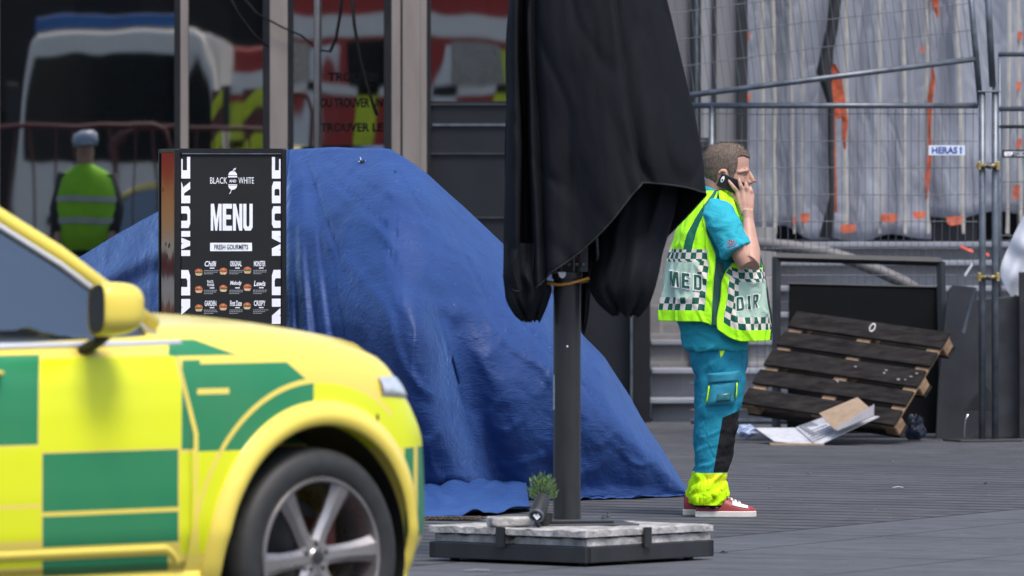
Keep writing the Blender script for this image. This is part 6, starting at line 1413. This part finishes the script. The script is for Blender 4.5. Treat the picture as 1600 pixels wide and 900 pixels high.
    poly('slate_panel', [(1481,455),(1489,445),(1526,449),(1530,640),(1521,688),(1462,688),(1466,600)], 48.9, .05, gp, 'grey sheet standing between the black frame and the fence posts', 'panel')
    poly('dark_sheet', [(1500,470),(1596,462),(1600,640),(1596,684),(1498,684)], 49.1, .25, mat('dark_bin', (.028,.031,.038), .5, var=.4, scale=6, bump=.3, bscale=12), 'dark crate standing behind the clamped fence posts', 'crate')
    poly('grey_board', [(1505,640),(1540,600),(1550,612),(1552,642)], 48.62, .03, gp, 'small triangular grey offcut at the foot of the fence posts', 'board')
    poly('angled_strut', [(1503,520),(1522,452),(1526,452),(1508,522)], 48.6, .03, M['galv'], 'pale diagonal strip leaning on the grey sheet', 'strip')
    q = MB(); D = 48.1; q.tube([P(1507,684,D), P(1507,668,D), P(1509,655,D), P(1513,647,D)], .005, 6); tag(q.build('wire_hook', M['chrome'], None, smooth=True), 'small bent shiny wire standing in front of the grey sheet', 'wire')
    # ---- bags and rubbish
    def lump(name, px, py0, py1, w_, D0, m, lab, cat, seed):
        c = P(px, (py0+py1)/2, D0); hz = (py1-py0)/2/F*D0; hw = w_/2/F*D0; q = MB()
        def f(u, v_):
            a = 2*pi*u; b_ = pi*v_-pi/2; r = 1+.35*nz(cos(a)*cos(b_)*2+seed, sin(a)*cos(b_)*2, sin(b_)*2)+.2*nz(cos(a)*cos(b_)*6+seed, sin(a)*cos(b_)*6, sin(b_)*6)
            p = Vector((hw*r*cos(a)*cos(b_), hw*.8*r*sin(a)*cos(b_), hz*r*sin(b_))); p += c; p.z = max(p.z, .006); return p
        q.grid(f, 28, 18, closed_u=True); tag(q.build(name, m, None, smooth=False), lab, cat)
    lump('plastic_bag', 1430, 650, 692, 30, 48.6, mat('navy_bag', (.018,.025,.05), .3, var=.4), 'dark blue plastic bag squeezed under the right end of the pallet', 'bag', 2)
    lump('plastic_wrapper', 1166, 664, 684, 32, 48.2, mat('pale_blue_plastic', (.22,.28,.42), .3, var=.3), 'crumpled pale blue plastic wrapper beside the flattened cardboard box', 'rubbish', 5)
    # ---- cardboard
    wc = mat('white_card', (.42,.43,.47), .7, var=.15, scale=20); bc = mat('brown_card', (.30,.22,.15), .8, var=.15, scale=20); gp2 = mat('card_print', (.17,.18,.21), .8, var=.4, scale=70)
    D0 = 47.6
    t = thing('cardboard_box', 'flattened white cardboard box with raised brown flap lying before the pallet', 'box', (GX(1280, 47.9), 47.9, 0))
    def sheet(pts, m, nm):
        q = MB(); q.add(pts, [tuple(range(len(pts)))]); return q.build(nm, m, t, True, solid=.005)
    g_ = lambda px, py, D_: P(px, py, D_)
    a1, a2, a3, a4 = g_(1180,670,48.1), g_(1244,668,48.25), g_(1275,695,47.75), g_(1202,688,47.85)
    for p in (a1, a2, a3, a4): pass
    sheet([g_(1180,669,48.1), g_(1245,669,48.25), g_(1274,695,47.78), g_(1210,690,47.8)], wc, 'box_side')
    sheet([g_(1244,668,48.22), g_(1311,643,48.05), g_(1374,651,47.8), g_(1277,697,47.7)], wc, 'box_side')
    sheet([g_(1248,666,48.2), g_(1268,659,48.15), g_(1292,672,48.0), g_(1272,681,47.9)], gp2, 'printed_area')
    for k in range(5):
        y = k*3.0; sheet([g_(1258+k*3.4,676+y,47.9-.02*k-.03), g_(1292+k*3.4,663.4+y,47.93-.02*k-.03), g_(1292.5+k*3.4,664.6+y,47.93-.02*k-.03), g_(1258.5+k*3.4,677.2+y,47.9-.02*k-.03)], gp2, 'printed_line')
    sheet([g_(1280,646,47.92), g_(1340,621,47.95), g_(1358,637,47.72), g_(1304,671,47.7)], bc, 'box_flap')
    sheet([g_(1304,671,47.69), g_(1358,637,47.71), g_(1366,632,47.62), g_(1365,650,47.6), g_(1309,673,47.6)], mat('grey_card', (.27,.265,.29), .8, var=.15), 'box_flap')
    q = MB(); q.box(P(1245, 694, 47.75), (.34,.16,.01)); o = q.build('box_base', bc, t, True)
    # litter on the paving
    rnd = random.Random(11)
    for i, (px, py, w_, m) in enumerate(((1403,763,16,'white_paint'),(1393,723,10,'greyprint'),(1262,741,10,'greyprint'),(1131,865,12,'black_steel'),(1202,763,4,'white_paint'),(1540,757,5,'greyprint'),(1100,640,18,'greyprint'),(745,893,40,'greyprint'))):
        D1 = GD(py); c = P(px, py, D1); q = MB(); hw = w_/2/F*D1
        q.tube([(c.x-hw, c.y, .004), (c.x, c.y-.02, .010), (c.x+hw, c.y+.03, .005)], [.004,.007,.003], 5, r2=.002)
        tag(q.build('litter_scrap', M[m], None), ['curved white scrap lying alone on the open paving','grey scrap lying just in front of the fence posts','grey scrap lying on the paving before the cardboard','dark scrap lying near the right corner of the parasol base','tiny white scrap right of the medic','tiny grey scrap on the right paving','flat grey scrap behind the medic near the steps','pale scrap in front of the parasol tray'][i], 'litter', 'litter on the paving')
clutter()
# ------------------------------------------------------------ things beside and behind the camera, mirrored in the shop glass
def mirrored():
    wp = mat('van_white', (.80,.76,.70), .35, var=.05); dg = mat('dark_glass', (.012,.015,.016), .08); rd = mat('signal_red', (.40,.02,.015), .35); yl = mat('hazard_yellow', (.62,.70,.02), .4); bl = mat('beacon_blue', (.02,.10,.30), .2)
    # lorry: left of the view, facing the shop
    t = thing('lorry', 'white lorry with blue roof beacons mirrored at the left of the shop glass', 'truck', (-4.85, 12, 0)); t.scale = (1, 1, 1.13)
    L = lambda *p: Vector(p)
    q = MB(); sec = [(-1.22,.55),(-1.24,1.3),(-1.20,2.4),(-1.10,3.12),(-.98,3.22),(.98,3.22),(1.10,3.12),(1.20,2.4),(1.24,1.3),(1.22,.55)]
    q.prism(sec, lambda x, y, h: L(x, -h, y), 2.0); q.build('cab', wp, t, bevel=.06, seg=3)
    q = MB(); q.prism([(-1.12,1.75),(1.12,1.75),(1.08,2.4),(1.0,2.95),(-1.0,2.95),(-1.08,2.4)], lambda x, y, h: L(x, h+.0, y), .03); q.build('windscreen', dg, t, bevel=.01)
    for z in (1.15, .95, .78): q = MB(); q.box((0, .02, z), (1.7, .04, .09)); q.build('grille_bar', M['dark_steel'], t)
    for x in (-1, 1):
        q = MB(); q.box((x*.98, .03, .80), (.3, .06, .2)); q.build('headlight', M['alloy'], t, bevel=.02)
        q = MB(); q.box((x*1.38, -.1, 2.4), (.16, .1, .5)); q.build('mirror', M['darkplastic'], t, bevel=.02)
        q = MB(); q.cyl((x*1.02-.14, -1.0, .5), (x*1.02+.14, -1.0, .5), .5, 28); q.build('wheel', M['rubber'], t, auto=40)
    q = MB(); q.box((-.1, -.5, 3.33), (1.9, .3, .16)); q.build('beacon_bar', bl, t, bevel=.03)
    q = MB(); q.box((0, -.0, .5), (2.4, .2, .3)); q.build('bumper', M['alloy'], t, bevel=.03)
    q = MB(); q.box((0, -4.6, 1.9), (2.4, 5.0, 2.6)); q.build('load_box', wp, t, bevel=.03)
    # fire engine behind the camera, side on
    t = thing('fire_engine', 'red fire engine with yellow hazard blocks mirrored beside the parasol', 'fire engine', (-.4, -7.5, 0)); t.scale = (1, 1, 1.2)
    q = MB(); q.box((0, 0, 1.9), (8.6, 2.4, 2.6)); q.build('body', rd, t, bevel=.06)
    q = MB(); q.box((0, 1.21, 2.75), (8.5, .04, .28)); q.build('white_band', wp, t); q = MB(); q.box((0, 1.22, 1.95), (8.5, .04, .12)); q.build('white_band', wp, t)
    for i in range(9):
        q = MB(); x = -3.9+i*.98; q.prism([(x, 1.2), (x+.42, 1.2), (x+.7, 2.5), (x+.28, 2.5)], lambda a, c, h: L(a, 1.21+h, c), .03); q.build('hazard_block', yl if i % 2 == 0 else M['white_paint'], t)
    for i in range(5): q = MB(); q.box((-3.1+i*1.5, 1.24, 2.28), (.85, .03, .55)); q.build('window', dg if i % 2 else M['alloy'], t)
    for x in (-2.7, 2.6): q = MB(); q.cyl((x, .95, .5), (x, 1.25, .5), .5, 28); q.build('wheel', M['rubber'], t, auto=40)
    q = MB(); q.box((0, .2, 3.35), (6.5, .5, .1)); q.box((0, .5, 3.45), (6.5, .04, .12)); q.build('ladder', M['alloy'], t)
    # red crowd barriers
    bm_ = mat('barrier_maroon', (.10,.015,.015), .5)
    def barrier(x, y, h, lab, src=None):
        if src:
            r = src.copy(); COL.objects.link(r); r.location = (x, y, 0); r['label'] = lab
            for c in src.children: k = c.copy(); COL.objects.link(k); k.parent = r
            return r
        t = thing('crowd_barrier', lab, 'barrier', (x, y, 0), 0, 'maroon crowd barriers')
        q = MB(); q.tube([(-1,0,.02),(-1,0,h-.2),(-.93,0,h-.05),(-.8,0,h),(.8,0,h),(.93,0,h-.05),(1,0,h-.2),(1,0,.02)], .028, 8); q.build('frame', bm_, t, smooth=True)
        for i in range(9): q = MB(); q.cyl((-.8+.2*i, 0, .3), (-.8+.2*i, 0, h), .011, 6); q.build('bar', bm_, t)
        q = MB(); q.cyl((-1,0,.3), (1,0,.3), .02, 8); q.build('rail', bm_, t); 
        for x_ in (-.9, .9): q = MB(); q.box((x_, 0, .015), (.06, .6, .03)); q.build('foot', bm_, t)
        return t
    b0 = barrier(-4.35, 30, 2.28, 'left maroon crowd barrier mirrored in front of the white lorry'); barrier(-3.1, 27, 2.4, 'right maroon crowd barrier mirrored beside the metal mullions', b0)
    # striped warning posts
    for i, x in enumerate((-3.55, -3.1)):
        t = thing('striped_post', ['left yellow and maroon striped post mirrored next to the lorry', 'right yellow and maroon striped post mirrored behind the wide mullion'][i], 'post', (x, 14, 0), 0, 'striped posts mirrored in the glass')
        q = MB(); q.box((0, 0, 1.45), (.26, .1, 2.9)); q.build('board', mat('maroon_board', (.12,.02,.02), .5), t)
        for k in range(5): q = MB(); z = .5+.5*k; q.prism([(-.128, z), (.128, z+.2), (.128, z+.42), (-.128, z+.22)], lambda a, c, h: L(a, .052+h, c), .006); q.build('stripe', yl, t)
mirrored()
def second_medic():
    q = MB(); q.box((-3.6, 42, .155), (1.2, .9, .32)); tag(q.build('stone_block', mat('block_stone', (.2,.2,.21), .8), None, bevel=.01), 'low stone block under the mirrored person left of the view', 'block')
    # simple standing figure left of the view, seen only as a mirror image
    t = thing('person', 'person in lime vest and pale helmet mirrored at the left of the glass', 'person', (-3.55, 42, .32))
    sk = mat('skin_tone', (.42,.25,.19), .6); vest = mat('lime_cloth', (.25,.62,.01), .7, var=.15); dark = mat('navy_cloth', (.02,.022,.03), .8)
    q = MB(); q.rings([(0,0,1.50,.055,.055),(0,0,1.56,.07,.075),(0,.01,1.64,.078,.095),(0,.01,1.70,.075,.09),(0,.0,1.77,.04,.05)], 20)
    q.tube([(0,0,1.62),(0,0,1.50),(0,0,1.42)], [.085,.075,.11], 16); q.rings([(0,0,1.0,.15,.11),(0,0,1.3,.18,.12),(0,0,1.44,.15,.09)], 20)
    for s_ in (-1, 1):
        q.tube([(s_*.17,0,1.42),(s_*.24,0,1.15),(s_*.22,.10,.93),(s_*.21,.13,.86)], [.055,.045,.03,.025], 12)
        q.tube([(s_*.09,0,1.0),(s_*.10,0,.5),(s_*.10,0,.06)], [.085,.06,.045], 14); q.tube([(s_*.10,-.04,.04),(s_*.11,.16,.03)], [.04,.03], 10)
        for i in range(4): q.tube([(s_*.21+(i-1.5)*.016, .13, .86), (s_*.21+(i-1.5)*.018, .15, .79+.004*i), (s_*.21+(i-1.5)*.016, .165, .77)], [.009,.008,.006], 6)
        q.tube([(s_*.19,.14,.86),(s_*.17,.17,.81)], [.01,.007], 6)
    q.tube([(0,.10,1.655),(0,.115,1.63)], [.012,.014], 8)
    b = q.build('body', sk, t); remesh(b, .008, 3)
    q = MB(); q.rings([(0,0,.80,.24,.17),(0,0,1.0,.25,.17),(0,0,1.25,.26,.17),(0,0,1.40,.235,.14),(0,0,1.47,.16,.10),(0,0,1.52,.07,.08)], 32)
    q.build('vest', vest, t, smooth=True)
    q = MB(); q.rings([(0,0,1.02,.262,.182),(0,0,1.07,.263,.183)], 32, cap=False); q.rings([(0,0,1.20,.266,.178),(0,0,1.25,.266,.176)], 32, cap=False); q.build('reflective_band', mat('silver_band', (.4,.45,.42), .5), t, smooth=True)
    q = MB()
    for s_ in (-1, 1): q.tube([(s_*.18,0,1.43),(s_*.25,0,1.15),(s_*.23,.09,.95)], [.07,.058,.045], 14)
    q.build('sleeves', dark, t, smooth=True)
    q = MB()
    for s_ in (-1, 1): q.tube([(s_*.09,0,1.0),(s_*.11,0,.5),(s_*.11,0,.08)], [.11,.085,.075], 16)
    q.build('trousers', dark, t, smooth=True)
    for s_ in (-1, 1): q = MB(); q.tube([(s_*.11,-.07,.05),(s_*.11,0,.06),(s_*.115,.12,.045),(s_*.12,.20,.03)], [.048,.058,.050,.03], 12, r2=[.045,.058,.042,.028]); q.build('boot', M['rubber'], t, smooth=True)
    q = MB(); q.rings([(0,0,1.67,.108,.122),(0,.01,1.72,.118,.13),(0,.0,1.78,.10,.11),(0,0,1.81,.05,.06)], 24); q.box((0,.14,1.69), (.16,.10,.012)); q.build('helmet', mat('pale_helmet', (.30,.36,.46), .4), t, smooth=True)
second_medic()
